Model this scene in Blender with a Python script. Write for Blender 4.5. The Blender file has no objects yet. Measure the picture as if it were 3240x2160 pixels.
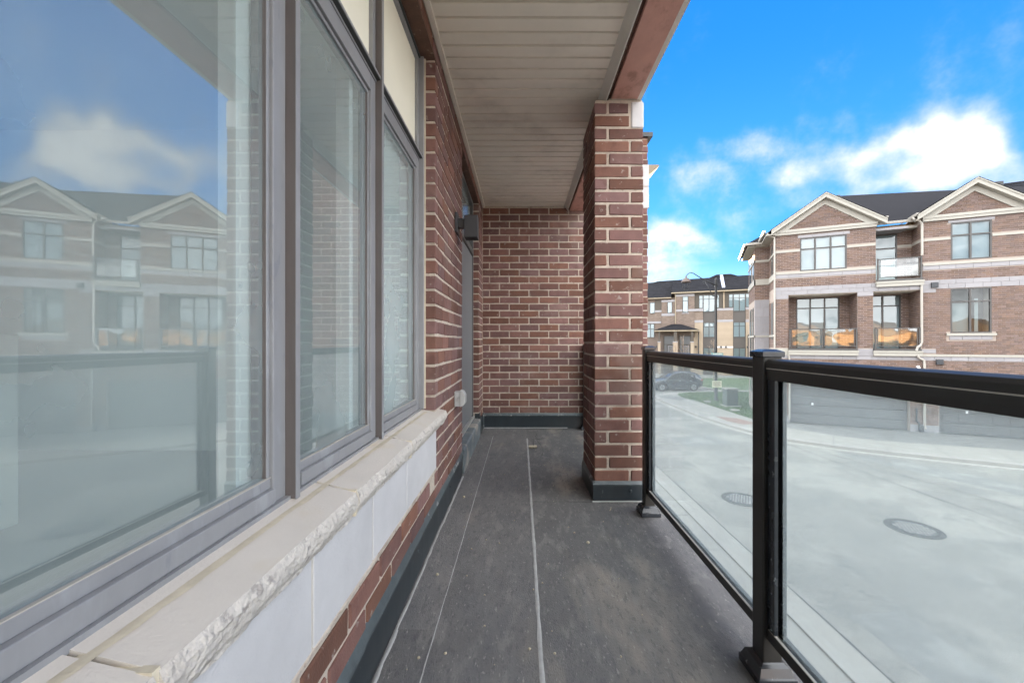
import bpy, math, random
from mathutils import Vector, Matrix
R = math.radians
scene = bpy.context.scene
COL = scene.collection
rng = random.Random(7)
ZF = 3.135            # balcony floor above the road
# ------------------------------------------------------------------ camera
cam_d = bpy.data.cameras.new('camera'); cam = bpy.data.objects.new('camera', cam_d); COL.objects.link(cam)
scene.camera = cam
cam.location = (0, 0, 4.25); cam.rotation_euler = (R(90), 0, 0)
cam_d.sensor_width = 36; cam_d.lens = 14.0
cam_d.shift_x = -0.0089; cam_d.shift_y = 0.00085
cam_d.clip_start = 0.02; cam_d.clip_end = 3000
# ------------------------------------------------------------------ sky and sun
SUN_AZ, SUN_EL = R(17.5), R(6.8)
BANKS = (((1.03, 1, .475), R(4.4), .38, 1.7, R(-12)), ((1.15, 1, .40), R(4.2), .34, 1.9, R(-38)), ((.62, 1, .46), R(4.5), .48, 4.0, R(-6)), ((.85, 1, .41), R(4.5), .42, 3.0, R(0)),
         ((.45, 1, .33), R(5.8), .66, 1.7, R(-30)), ((.34, 1, .19), R(7.5), .84, 1.4, 0.0), ((1.0, 1, .33), R(5), .26, 3.2, 0.0), ((1.25, 1, .66), R(18), .30, 1.6, 0.0))
def build_world():
    w = bpy.data.worlds.new('World'); scene.world = w; w.use_nodes = True
    nt = w.node_tree; N = nt.nodes; L = nt.links
    bg = N['Background']
    sky = N.new('ShaderNodeTexSky'); sky.sky_type = 'NISHITA'; sky.sun_disc = False
    sky.sun_elevation = SUN_EL; sky.sun_rotation = SUN_AZ
    sky.air_density = 1.0; sky.dust_density = 0.6; sky.ozone_density = 2.5
    gm = N.new('ShaderNodeGamma'); gm.inputs[1].default_value = 0.28; L.new(sky.outputs[0], gm.inputs[0])
    tc = N.new('ShaderNodeTexCoord')
    sep = N.new('ShaderNodeSeparateXYZ'); L.new(tc.outputs['Generated'], sep.inputs[0])
    rp = N.new('ShaderNodeValToRGB'); L.new(sep.outputs[2], rp.inputs[0])       # air: deep azure high up, paler towards the horizon
    rp.color_ramp.interpolation = 'EASE'
    rp.color_ramp.elements[0].position = 0.0; rp.color_ramp.elements[0].color = (.30, .40, .50, 1)
    rp.color_ramp.elements[1].position = 0.62; rp.color_ramp.elements[1].color = (.016, .150, .44, 1)
    e_ = rp.color_ramp.elements.new(.22); e_.color = (.045, .20, .46, 1)
    hs = N.new('ShaderNodeMix'); hs.data_type = 'RGBA'; hs.blend_type = 'MULTIPLY'; hs.inputs['Factor'].default_value = 1.0
    L.new(gm.outputs[0], hs.inputs['A']); L.new(rp.outputs[0], hs.inputs['B'])
    def math_(op, a, b=None, c=None):
        m = N.new('ShaderNodeMath'); m.operation = op
        for i, v in enumerate((a, b, c)):
            if v is None: continue
            if isinstance(v, (int, float)): m.inputs[i].default_value = v
            else: L.new(v, m.inputs[i])
        return m.outputs[0]
    zc = math_('MAXIMUM', sep.outputs[2], 0.0)
    den = math_('ADD', zc, 0.22)
    px = math_('DIVIDE', sep.outputs[0], den); py = math_('DIVIDE', sep.outputs[1], den)
    cmb = N.new('ShaderNodeCombineXYZ'); L.new(px, cmb.inputs[0]); L.new(py, cmb.inputs[1])
    mp = N.new('ShaderNodeMapping'); L.new(cmb.outputs[0], mp.inputs[0])
    mp.inputs['Location'].default_value = (2.1, 0.4, 0); mp.inputs['Rotation'].default_value = (0, 0, R(35)); mp.inputs['Scale'].default_value = (0.75, 1.15, 1)
    n1 = N.new('ShaderNodeTexNoise'); L.new(mp.outputs[0], n1.inputs['Vector'])
    n1.inputs['Scale'].default_value = 1.15; n1.noise_dimensions = '2D'; n1.inputs['Detail'].default_value = 5; n1.inputs['Roughness'].default_value = 0.56; n1.inputs['Distortion'].default_value = 0.4
    n2 = N.new('ShaderNodeTexNoise'); L.new(tc.outputs['Generated'], n2.inputs['Vector'])
    n2.inputs['Scale'].default_value = 4.5; n2.inputs['Detail'].default_value = 3; n2.inputs['Roughness'].default_value = 0.62; n2.inputs['Distortion'].default_value = 0.0
    # banks of cloud seen in the photograph: (direction, half-width, weight)
    wv = N.new('ShaderNodeVectorMath'); wv.operation = 'SUBTRACT'; L.new(n2.outputs['Color'], wv.inputs[0]); wv.inputs[1].default_value = (.5, .5, .5)
    def bank(d, hw, wt, wob=.30, flat=1.0, tilt=0.0):
        """soft patch round a direction; flat > 1 makes it wider than tall"""
        v = Vector(d).normalized(); rt = Vector((v.y, -v.x, 0)).normalized(); up_ = rt.cross(v)
        if up_.z < 0: up_ = -up_
        r2 = rt * math.cos(tilt) + up_ * math.sin(tilt); u2 = up_ * math.cos(tilt) - rt * math.sin(tilt)
        ad = N.new('ShaderNodeVectorMath'); ad.operation = 'MULTIPLY_ADD'
        L.new(wv.outputs[0], ad.inputs[0]); ad.inputs[1].default_value = (wob, wob, wob * .8); L.new(tc.outputs['Generated'], ad.inputs[2])
        def dot(w):
            q = N.new('ShaderNodeVectorMath'); q.operation = 'DOT_PRODUCT'; L.new(ad.outputs[0], q.inputs[0]); q.inputs[1].default_value = w; return q.outputs['Value']
        f = math_('MAXIMUM', dot(v), 0.05)
        a = math_('DIVIDE', math_('DIVIDE', dot(r2), f), math.tan(hw) * flat); b = math_('DIVIDE', math_('DIVIDE', dot(u2), f), math.tan(hw))
        d2 = math_('ADD', math_('MULTIPLY', a, a), math_('MULTIPLY', b, b))
        fr = math_('GREATER_THAN', dot(v), 0.06)
        mr = N.new('ShaderNodeMapRange'); mr.interpolation_type = 'SMOOTHERSTEP'; L.new(d2, mr.inputs[0])
        mr.inputs[1].default_value = 0.0; mr.inputs[2].default_value = 1.0; mr.inputs[3].default_value = wt; mr.inputs[4].default_value = 0
        return math_('MULTIPLY', mr.outputs[0], fr)
    tot = math_('ADD', math_('MULTIPLY', math_('SUBTRACT', n1.outputs['Fac'], 0.5), 1.3), 0.92)
    clear = bank((.80, 1, .62), R(44), 1.0, .1, 1.5)
    tot = math_('SUBTRACT', tot, math_('MULTIPLY', clear, 1.36))     # the clear blue the photograph looks into
    for d, hw, wt, fl, tl in BANKS:
        tot = math_('ADD', tot, bank(d, hw, wt, .22, fl, tl))
    n3 = N.new('ShaderNodeTexNoise'); L.new(tc.outputs['Generated'], n3.inputs['Vector']); n3.inputs['Scale'].default_value = 9; n3.inputs['Detail'].default_value = 5; n3.inputs['Roughness'].default_value = .66; n3.inputs['Distortion'].default_value = 0
    tot = math_('ADD', tot, math_('MULTIPLY', math_('SUBTRACT', n3.outputs['Fac'], .5), 1.35))
    cm = N.new('ShaderNodeMapRange'); cm.interpolation_type = 'SMOOTHSTEP'; L.new(tot, cm.inputs[0])
    cm.inputs[1].default_value = -.28; cm.inputs[2].default_value = 1.0; cm.inputs[3].default_value = 0.0; cm.inputs[4].default_value = 1.0
    cmo = math_('MULTIPLY', math_('POWER', cm.outputs[0], 1.5), .97)
    thick = math_('MULTIPLY_ADD', math_('MULTIPLY', math_('POWER', cm.outputs[0], 5.0), math_('SUBTRACT', 1.0, math_('MULTIPLY', clear, .92))), 2.6, .56)     # thin veils scatter less light than deep cloud
    # clouds: white, and brighter and warmer near the sun
    sv = Vector((math.sin(SUN_AZ) * math.cos(SUN_EL), math.cos(SUN_AZ) * math.cos(SUN_EL), math.sin(SUN_EL)))
    ds = N.new('ShaderNodeVectorMath'); ds.operation = 'DOT_PRODUCT'; L.new(tc.outputs['Generated'], ds.inputs[0]); ds.inputs[1].default_value = sv
    cr = N.new('ShaderNodeMapRange'); L.new(ds.outputs['Value'], cr.inputs[0])
    cr.inputs[1].default_value = 0.90; cr.inputs[2].default_value = 1.0
    cc = N.new('ShaderNodeMix'); cc.data_type = 'RGBA'; L.new(cr.outputs[0], cc.inputs['Factor'])
    cc.inputs['A'].default_value = (.97, .985, 1.0, 1); cc.inputs['B'].default_value = (1.25, 1.12, .88, 1)
    mx = N.new('ShaderNodeMix'); mx.data_type = 'RGBA'
    L.new(cmo, mx.inputs['Factor']); L.new(hs.outputs['Result'], mx.inputs['A']); cb = N.new('ShaderNodeVectorMath'); cb.operation = 'SCALE'; L.new(cc.outputs['Result'], cb.inputs[0]); L.new(thick, cb.inputs['Scale']); L.new(cb.outputs[0], mx.inputs['B'])
    L.new(mx.outputs['Result'], bg.inputs[0]); bg.inputs[1].default_value = 0.15
    w.cycles.sampling_method = 'MANUAL'; w.cycles.sample_map_resolution = 512
build_world()
sun_d = bpy.data.lights.new('sun', 'SUN'); sun = bpy.data.objects.new('sun', sun_d); COL.objects.link(sun)
sun_d.energy = 3.0; sun_d.angle = R(0.6); sun_d.color = (1.0, 0.70, 0.40)
_sv = Vector((math.sin(SUN_AZ) * math.cos(SUN_EL), math.cos(SUN_AZ) * math.cos(SUN_EL), math.sin(SUN_EL)))
sun.rotation_euler = (-_sv).to_track_quat('-Z', 'Y').to_euler()
sun.location = (10, 60, 30)
vs = scene.view_settings
vs.view_transform = 'Standard'; vs.look = 'None'; vs.gamma = 1.0; vs.use_curve_mapping = False
vs.exposure = 3.8
scene.render.engine = 'CYCLES'
cy = scene.cycles
cy.use_denoising = True; cy.use_adaptive_sampling = True; cy.adaptive_threshold = 0.02
cy.max_bounces = 7; cy.transparent_max_bounces = 16; cy.glossy_bounces = 4; cy.diffuse_bounces = 4; cy.transmission_bounces = 4
cy.sample_clamp_indirect = 6.0
cy.caustics_reflective = False; cy.caustics_refractive = False

# ------------------------------------------------------------------ materials
MATS = {}
def nodes_of(name):
    m = bpy.data.materials.new(name); m.use_nodes = True
    nt = m.node_tree
    for n in list(nt.nodes): nt.nodes.remove(n)
    out = nt.nodes.new('ShaderNodeOutputMaterial')
    return m, nt.nodes, nt.links, out
def pmat(name, col, rough=0.7, var=0.12, scale=6.0, bump=0.15, bscale=60.0, metal=0.0, rand=0.0, attr=None, avar=0.3, stain=None, stain_scale=2.0, stain_lo=0.55, stain_hi=0.7, spec=0.5, stretch=(1, 1, 1), hue=0.0, coat=0.0, detail=4, rvar=0.1, bdist=0.004, warm=None):
    """Principled surface whose colour, gloss and relief vary with the position in the place."""
    m, N, L, out = nodes_of(name)
    p = N.new('ShaderNodeBsdfPrincipled'); L.new(p.outputs[0], out.inputs[0])
    p.inputs['Metallic'].default_value = metal; p.inputs['Specular IOR Level'].default_value = spec
    p.inputs['Coat Weight'].default_value = coat; p.inputs['Coat Roughness'].default_value = 0.08
    geo = N.new('ShaderNodeNewGeometry')
    mp = N.new('ShaderNodeMapping'); L.new(geo.outputs['Position'], mp.inputs[0]); mp.inputs['Scale'].default_value = stretch
    n = N.new('ShaderNodeTexNoise'); L.new(mp.outputs[0], n.inputs['Vector']); n.inputs['Scale'].default_value = scale; n.inputs['Detail'].default_value = detail; n.inputs['Roughness'].default_value = 0.65
    mr = N.new('ShaderNodeMapRange'); L.new(n.outputs['Fac'], mr.inputs[0])
    mr.inputs[1].default_value = 0.25; mr.inputs[2].default_value = 0.75; mr.inputs[3].default_value = 1 - var; mr.inputs[4].default_value = 1 + var
    val = mr.outputs[0]
    def mul(a, b):
        q = N.new('ShaderNodeMath'); q.operation = 'MULTIPLY'; L.new(a, q.inputs[0]); L.new(b, q.inputs[1]); return q.outputs[0]
    rsrc = None
    if rand: 
        oi = N.new('ShaderNodeObjectInfo'); rsrc = oi.outputs['Random']; amt = rand
    if attr:
        at = N.new('ShaderNodeAttribute'); at.attribute_name = attr; rsrc = at.outputs['Fac']; amt = avar
    hsv = N.new('ShaderNodeHueSaturation'); hsv.inputs['Color'].default_value = (*col, 1)
    if rsrc is not None:
        r2 = N.new('ShaderNodeMapRange'); L.new(rsrc, r2.inputs[0]); r2.inputs[3].default_value = 1 - amt; r2.inputs[4].default_value = 1 + amt
        val = mul(val, r2.outputs[0])
        if hue:
            wn = N.new('ShaderNodeTexWhiteNoise'); wn.noise_dimensions = '1D'; L.new(rsrc, wn.inputs['W'])
            r3 = N.new('ShaderNodeMapRange'); L.new(wn.outputs['Value'], r3.inputs[0]); r3.inputs[3].default_value = 0.5 - hue; r3.inputs[4].default_value = 0.5 + hue
            L.new(r3.outputs[0], hsv.inputs['Hue'])
            sp = N.new('ShaderNodeMapRange'); L.new(wn.outputs['Value'], sp.inputs[0]); sp.inputs[3].default_value = 0.78; sp.inputs[4].default_value = 1.15
            L.new(sp.outputs[0], hsv.inputs['Saturation'])
    L.new(val, hsv.inputs['Value'])
    colr = hsv.outputs[0]
    if stain:
        for (sc, ss, lo, hi, amt_) in ([(stain, stain_scale, stain_lo, stain_hi, 0.8)] if not isinstance(stain, list) else stain):
            ns = N.new('ShaderNodeTexNoise'); L.new(mp.outputs[0], ns.inputs['Vector']); ns.inputs['Scale'].default_value = ss; ns.inputs['Detail'].default_value = 4; ns.inputs['Roughness'].default_value = 0.6
            ms = N.new('ShaderNodeMapRange'); ms.interpolation_type = 'SMOOTHSTEP'; L.new(ns.outputs['Fac'], ms.inputs[0])
            ms.inputs[1].default_value = lo; ms.inputs[2].default_value = hi; ms.inputs[4].default_value = amt_
            mx = N.new('ShaderNodeMix'); mx.data_type = 'RGBA'; L.new(ms.outputs[0], mx.inputs['Factor']); L.new(colr, mx.inputs['A']); mx.inputs['B'].default_value = (*sc, 1)
            colr = mx.outputs['Result']
    L.new(colr, p.inputs['Base Color'])
    rr = N.new('ShaderNodeMapRange'); L.new(n.outputs['Fac'], rr.inputs[0]); rr.inputs[3].default_value = max(0.02, rough - rvar); rr.inputs[4].default_value = min(1, rough + rvar)
    L.new(rr.outputs[0], p.inputs['Roughness'])
    if bump:
        nb = N.new('ShaderNodeTexNoise'); L.new(mp.outputs[0], nb.inputs['Vector']); nb.inputs['Scale'].default_value = bscale; nb.inputs['Detail'].default_value = 2
        b = N.new('ShaderNodeBump'); b.inputs['Strength'].default_value = bump; b.inputs['Distance'].default_value = bdist
        L.new(nb.outputs['Fac'], b.inputs['Height']); L.new(b.outputs[0], p.inputs['Normal'])
    MATS[name] = m
    return m
def glass(name, tint=(.9, .95, .94), ior=1.5, boost=1.0, floor=0.0, dust_haze=0.0, hazecol=(.8, .82, .82), dscale=3.0, wob=0.0):
    """Sheet of glass: clear with a coated mirror share that grows at grazing angles, and a pale film set by dust."""
    m, N, L, out = nodes_of(name)
    g0 = N.new('ShaderNodeNewGeometry'); dt = N.new('ShaderNodeVectorMath'); dt.operation = 'DOT_PRODUCT'; L.new(g0.outputs['Normal'], dt.inputs[0]); L.new(g0.outputs['Incoming'], dt.inputs[1])
    def mth(op, a, b):
        q = N.new('ShaderNodeMath'); q.operation = op; q.use_clamp = True
        for i_, v_ in enumerate((a, b)):
            if isinstance(v_, (int, float)): q.inputs[i_].default_value = v_
            else: L.new(v_, q.inputs[i_])
        return q.outputs[0]
    ab = N.new('ShaderNodeMath'); ab.operation = 'ABSOLUTE'; L.new(dt.outputs['Value'], ab.inputs[0])
    f0 = ((ior - 1) / (ior + 1)) ** 2                     # the same mirror share from either face of the sheet
    pw = mth('POWER', mth('SUBTRACT', 1.0, ab.outputs[0]), 5.0)
    fr_ = mth('ADD', mth('MULTIPLY', pw, 1 - f0), f0)
    ma = N.new('ShaderNodeMath'); ma.operation = 'MULTIPLY_ADD'; ma.use_clamp = True
    L.new(fr_, ma.inputs[0]); ma.inputs[1].default_value = boost; ma.inputs[2].default_value = floor
    gl = N.new('ShaderNodeBsdfGlossy'); gl.inputs['Roughness'].default_value = 0.0; gl.inputs['Color'].default_value = (.96, .98, .98, 1)
    if wob:
        geo = N.new('ShaderNodeNewGeometry'); nb = N.new('ShaderNodeTexNoise'); L.new(geo.outputs['Position'], nb.inputs['Vector']); nb.inputs['Scale'].default_value = 1.6; nb.inputs['Detail'].default_value = 1
        b = N.new('ShaderNodeBump'); b.inputs['Strength'].default_value = wob; b.inputs['Distance'].default_value = 0.02; L.new(nb.outputs['Fac'], b.inputs['Height']); L.new(b.outputs[0], gl.inputs['Normal'])
    tr = N.new('ShaderNodeBsdfTransparent'); tr.inputs['Color'].default_value = (*tint, 1)
    mx = N.new('ShaderNodeMixShader'); L.new(ma.outputs[0], mx.inputs[0]); L.new(tr.outputs[0], mx.inputs[1]); L.new(gl.outputs[0], mx.inputs[2])
    if dust_haze:
        geo2 = N.new('ShaderNodeNewGeometry'); nd = N.new('ShaderNodeTexNoise'); L.new(geo2.outputs['Position'], nd.inputs['Vector']); nd.inputs['Scale'].default_value = dscale; nd.inputs['Detail'].default_value = 6
        md = N.new('ShaderNodeMapRange'); L.new(nd.outputs['Fac'], md.inputs[0]); md.inputs[1].default_value = .3; md.inputs[2].default_value = .7; md.inputs[3].default_value = dust_haze * .8; md.inputs[4].default_value = dust_haze * 1.2
        df = N.new('ShaderNodeBsdfDiffuse'); df.inputs[0].default_value = (*hazecol, 1)
        tl = N.new('ShaderNodeBsdfTranslucent'); tl.inputs[0].default_value = (*hazecol, 1)
        m0 = N.new('ShaderNodeMixShader'); m0.inputs[0].default_value = .5; L.new(df.outputs[0], m0.inputs[1]); L.new(tl.outputs[0], m0.inputs[2])
        m1 = N.new('ShaderNodeMixShader'); L.new(md.outputs[0], m1.inputs[0]); L.new(mx.outputs[0], m1.inputs[1]); L.new(m0.outputs[0], m1.inputs[2])
        L.new(m1.outputs[0], out.inputs[0])
    else:
        L.new(mx.outputs[0], out.inputs[0])
    MATS[name] = m
    return m

DUSTY = [((.36, .33, .29), 3.0, .52, .72, .55)]
M_BRICK = pmat('red_brick', (.166, .079, .064), .85, .20, 12, .7, 150, rand=.27, hue=.013, stain=[((.40, .35, .31), 22, .63, .71, .6), ((.11, .046, .038), 8, .54, .70, .5), ((.30, .22, .19), 2.2, .52, .70, .35)])
M_MORTAR = pmat('mortar', (.50, .425, .352), .95, .20, 18, 1.0, 110, stain=[((.30, .235, .19), 7, .52, .66, .6), ((.25, .15, .12), 26, .60, .68, .5)])
M_OBRICK = pmat('brown_brick', (.138, .091, .074), .85, .10, 9, .3, 90, attr='rnd', avar=.26, hue=.01)
M_OMORTAR = pmat('pale_mortar', (.305, .256, .222), .95, .08, 6, .3, 60)
M_STONE = pmat('limestone', (.53, .515, .515), .8, .09, 5, .35, 140, rand=.05)
M_ROCK = pmat('rock_face_limestone', (.53, .485, .435), .92, .12, 22, 1.0, 90, stain=[((.26, .23, .21), 30, .58, .68, .7), ((.45, .40, .35), 9, .5, .65, .5)], bdist=.006)
M_SILL = pmat('sill_limestone', (.58, .525, .465), .82, .06, 4, .25, 150, stain=[((.56, .47, .34), 3.2, .48, .66, .7), ((.36, .34, .32), 40, .70, .76, .5)])
M_OSTONE = pmat('facade_stone', (.255, .248, .258), .8, .05, 5, .15, 60, rand=.06)
M_CREAM = pmat('cream_trim', (.31, .298, .262), .55, .04, 4, .05, 40)
M_SOFFIT = pmat('soffit_vinyl', (.80, .735, .64), .5, .05, 3, .06, 300, rand=.025, stain=[((.36, .32, .27), 2.0, .5, .75, .45)])
M_TRIM = pmat('white_trim', (.66, .63, .58), .55, .05, 5, .1, 60)
M_LINTEL = pmat('red_oxide_steel', (.54, .29, .235), .62, .14, 6, .3, 60, stain=[((.22, .10, .075), 9, .5, .68, .6)], stretch=(1, .6, 1))
M_RUST = pmat('rusty_lintel', (.10, .052, .035), .8, .3, 14, .5, 70, stain=[((.30, .22, .16), 24, .62, .70, .6)])
M_FRAME = pmat('grey_window_frame', (.245, .245, .252), .38, .10, 9, .06, 50, stain=[((.36, .37, .39), 12, .54, .70, .45), ((.15, .16, .19), 30, .6, .7, .4)], stretch=(1, 1, .35))
M_MULL = pmat('brown_mullion', (.115, .098, .092), .42, .2, 12, .1, 60, stretch=(1, 1, .2))
M_DRIP = pmat('dark_drip_edge', (.045, .048, .045), .5, .1, 10, .05, 40)
M_CAULK = pmat('caulk', (.56, .49, .37), .8, .18, 16, .4, 60)
M_PALELEDGE = pmat('lit_dusty_ledge', (.46, .42, .37), .8, .15, 20, .2, 60)  # pale tone paints light on the window ledge; dusty on the railing lips
M_BLACK = pmat('black_railing', (.028, .026, .023), .42, .25, 10, .06, 60, stain=[((.085, .08, .07), 9, .58, .74, .35)], stretch=(1, .25, 1), spec=.4)
M_CAP = pmat('grey_plastic_base', (.030, .033, .038), .25, .2, 12, .05, 40, stain=[((.24, .25, .26), 40, .66, .74, .6)])
M_FLASH = pmat('dark_flashing', (.022, .029, .034), .36, .3, 7, .12, 12, stain=[((.16, .17, .17), 30, .66, .75, .5)], stretch=(1, 1, .4))
M_FLASHTOP = pmat('worn_flashing_lip', (.075, .09, .095), .42, .35, 16, .1, 40, stain=[((.55, .54, .52), 18, .60, .70, .6)])
M_SEALANT = pmat('pale_sealant', (.34, .335, .325), .75, .2, 22, .4, 60)
def felt(name, base):
    return pmat(name, base, .9, .20, 9, 1.0, 260, rand=.14, stretch=(1, .35, 1), stain=[((.30, .262, .218), 2.4, .50, .68, .68), ((.24, .228, .212), 16.0, .52, .66, .4), ((.09, .093, .10), 6.0, .54, .68, .4), ((.07, .07, .075), 60, .54, .64, .4), ((.36, .34, .31), 90, .62, .68, .45)], detail=6, bdist=.004)
M_FELT = felt('roofing_membrane', (.142, .136, .133))
M_CURB = pmat('worn_curb_membrane', (.13, .15, .16), .7, .3, 6, .4, 40, stain=[((.36, .32, .27), 4, .48, .62, .8)])
M_LAMP = pmat('graphite_lamp', (.036, .037, .040), .45, .1, 12, .05, 60)
M_LAMPDARK = pmat('lamp_underside', (.006, .006, .006), .6, .1, 12, 0, 60)
M_OUTLET = pmat('outlet_plastic', (.40, .40, .39), .5, .08, 10, .05, 40)
M_DOOR = pmat('door_screen', (.165, .168, .170), .55, .06, 3, .05, 400)
M_DOORFR = pmat('door_frame', (.10, .102, .10), .45, .1, 5, .03, 40)
M_DARK = pmat('black_gap', (.006, .006, .007), .6, .1, 5, 0, 40)
M_SILVER = pmat('aluminium_threshold', (.58, .58, .57), .35, .1, 12, .05, 40, metal=.6)
M_WOOD = pmat('weathered_wood', (.42, .36, .27), .8, .25, 30, .4, 60, stretch=(.2, 1, 1))
M_WIRE = pmat('dark_wire', (.03, .03, .03), .6, .1, 10, 0, 40)
M_CRUMB = pmat('crumbs', (.42, .36, .26), .8, .2, 20, 0, 40)
M_DRYWALL = pmat('interior_paint', (.62, .67, .645), .8, .03, 2, .02, 40)
M_JAMB = pmat('white_jamb', (.90, .91, .88), .7, .02, 2, .02, 40)
M_INTFLOOR = pmat('interior_floor', (.19, .22, .20), .35, .08, 3, .02, 40, stretch=(.3, 1, 1))
M_WHITE = pmat('white_plastic', (.75, .75, .74), .45, .03, 5, 0, 40)
M_GLASS = glass('window_glass', (.90, .955, .965), 1.55, 1.3, .18, dust_haze=.25, hazecol=(.74, .85, .87), dscale=2.5, wob=.02)  # pale film paints a washed-out sky reflection into the window
M_GLASSIN = glass('inner_window_glass', (.92, .96, .95), 1.5, 1.0, .03)
M_RGLASS = glass('dusty_railing_glass', (.935, .98, .985), 1.5, .55, .0, dust_haze=.235, hazecol=(.52, .575, .585), dscale=2.2)
M_GLASSEDGE = pmat('green_glass_edge', (.10, .36, .33), .12, .1, 8, 0, 40, spec=.8)
M_OGLASS = glass('coated_house_glass', (.84, .92, .93), 1.5, .9, .06, wob=.10)
M_OGLASSDARK = glass('dark_house_glass', (.70, .76, .75), 1.5, .9, .02, wob=.10)
M_ORAIL = glass('balcony_glass', (.80, .88, .86), 1.55, 1.0, .10, wob=.35)
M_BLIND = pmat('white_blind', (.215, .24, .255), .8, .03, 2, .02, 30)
M_BLINDC = pmat('cream_spandrel', (.84, .80, .66), .6, .04, 3, .05, 40)
M_CURTAIN = pmat('white_curtain', (.92, .93, .90), .9, .03, 6, .1, 40, stretch=(1, 6, .3))
M_OFRAME = pmat('dark_bronze_frame', (.055, .052, .050), .45, .1, 5, .02, 40)
M_SHINGLE = pmat('asphalt_shingle', (.0165, .0165, .0195), .96, .14, 5, .5, 60, attr='rnd', avar=.30, spec=.15)
M_VENT = pmat('black_vent', (.030, .034, .040), .5, .1, 6, .02, 40)
M_PIPE = pmat('white_downpipe', (.34, .32, .285), .45, .04, 5, .02, 40)
M_GARAGE = pmat('garage_door', (.10, .102, .105), .5, .05, 3, .05, 60)
M_ASPH = pmat('road_asphalt', (.16, .153, .14), .9, .14, .5, .8, 45, stain=[((.235, .223, .20), .35, .45, .62, .8), ((.13, .128, .122), .9, .53, .68, .6), ((.085, .085, .083), 3.2, .62, .68, .6), ((.32, .31, .29), 14, .60, .68, .5)], detail=10, bdist=.01)
M_PATCH = pmat('patched_asphalt', (.155, .152, .145), .92, .18, 1.5, .8, 40, stain=[((.22, .215, .20), 1.2, .45, .65, .8)])
M_SEAL = pmat('tar_crack', (.045, .045, .045), .8, .3, 8, .3, 40)
M_CONC = pmat('pale_concrete', (.255, .238, .215), .9, .08, .8, .4, 60, rand=.03, stain=[((.33, .32, .30), 1.5, .55, .72, .5)])
M_KERB = pmat('kerb_concrete', (.275, .257, .235), .9, .10, 2.0, .4, 50, stain=[((.30, .29, .27), 2.4, .56, .70, .6)])
M_APRON = pmat('gravel_apron', (.155, .15, .145), .95, .18, 1.2, 1.0, 30, stain=[((.26, .25, .24), 6, .6, .7, .6)], bdist=.02)
M_TACT = pmat('tactile_plate', (.20, .125, .10), .8, .1, 6, .4, 40)
M_GROUND = pmat('bare_earth', (.16, .14, .105), .95, .2, .2, .5, 8)
M_TURF = pmat('turf_soil', (.055, .085, .030), .95, .25, .6, .6, 20)
M_GRASS = pmat('grass_blades', (.060, .115, .030), .8, .3, .7, 0, 10, attr='rnd', avar=.45)
M_COLLAR = pmat('worn_asphalt_collar', (.045, .045, .044), .9, .2, 4, .6, 40)
M_IRON = pmat('cast_iron', (.05, .05, .052), .6, .2, 12, .3, 60)
M_RIM2 = pmat('worn_iron_studs', (.26, .25, .235), .5, .2, 9, .1, 40)
M_LAMPPOST = pmat('lamppost_black', (.022, .024, .026), .45, .15, 6, .03, 30)
M_SHADE = pmat('lamp_shade_bronze', (.075, .050, .040), .45, .15, 6, .03, 30)
M_SIGN = pmat('sign_cream', (.72, .70, .52), .6, .06, 8, .02, 30)
M_SIGNGREEN = pmat('sign_teal', (.20, .36, .34), .5, .05, 8, .02, 30)
M_UTIL = pmat('utility_green', (.060, .075, .068), .55, .1, 4, .05, 30)
M_BARK = pmat('sapling_bark', (.26, .19, .14), .85, .2, 10, .3, 60)
M_CARP = pmat('dark_car_paint', (.020, .024, .032), .22, .05, 3, 0, 40, coat=1.0)
M_CARS = pmat('silver_car_paint', (.35, .37, .38), .28, .05, 3, 0, 40, coat=1.0)
M_CARG = glass('car_glass', (.12, .14, .15), 1.5, 1.2, .06)
M_TYRE = pmat('tyre_rubber', (.014, .014, .014), .85, .1, 9, .1, 40)
M_RIM = pmat('alloy_rim', (.45, .46, .47), .3, .1, 9, 0, 40, metal=.8)
M_LIGHT = pmat('headlight_lens', (.62, .65, .66), .12, .05, 9, 0, 40, spec=.8)
M_TAIL = pmat('tail_lens', (.22, .012, .010), .2, .05, 9, 0, 40)
M_FBRICK = pmat('taupe_brick', (.175, .135, .112), .88, .12, 3, .3, 30, attr='rnd', avar=.16)
M_FPANEL = pmat('taupe_panel', (.066, .056, .044), .7, .05, 1, .05, 20)
M_FPANEL2 = pmat('dark_taupe_panel', (.07, .063, .058), .7, .05, 1, .05, 20)
M_FSTONE = pmat('beige_stone', (.31, .25, .185), .85, .06, 2, .2, 20, rand=.05)
M_FTRIM = pmat('tan_fascia', (.26, .215, .15), .6, .05, 1, .05, 20)
M_FCHIM = pmat('blue_grey_flue', (.34, .37, .46), .5, .08, 2, .05, 20)
M_RBRICK = pmat('ochre_house_wall', (.40, .25, .14), .9, .15, .6, .2, 6)
M_RBRICK2 = pmat('tan_house_wall', (.44, .30, .19), .9, .12, .6, .2, 6)
M_RROOF = pmat('brown_house_roof', (.22, .16, .12), .95, .15, 1, .2, 6)

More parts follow.
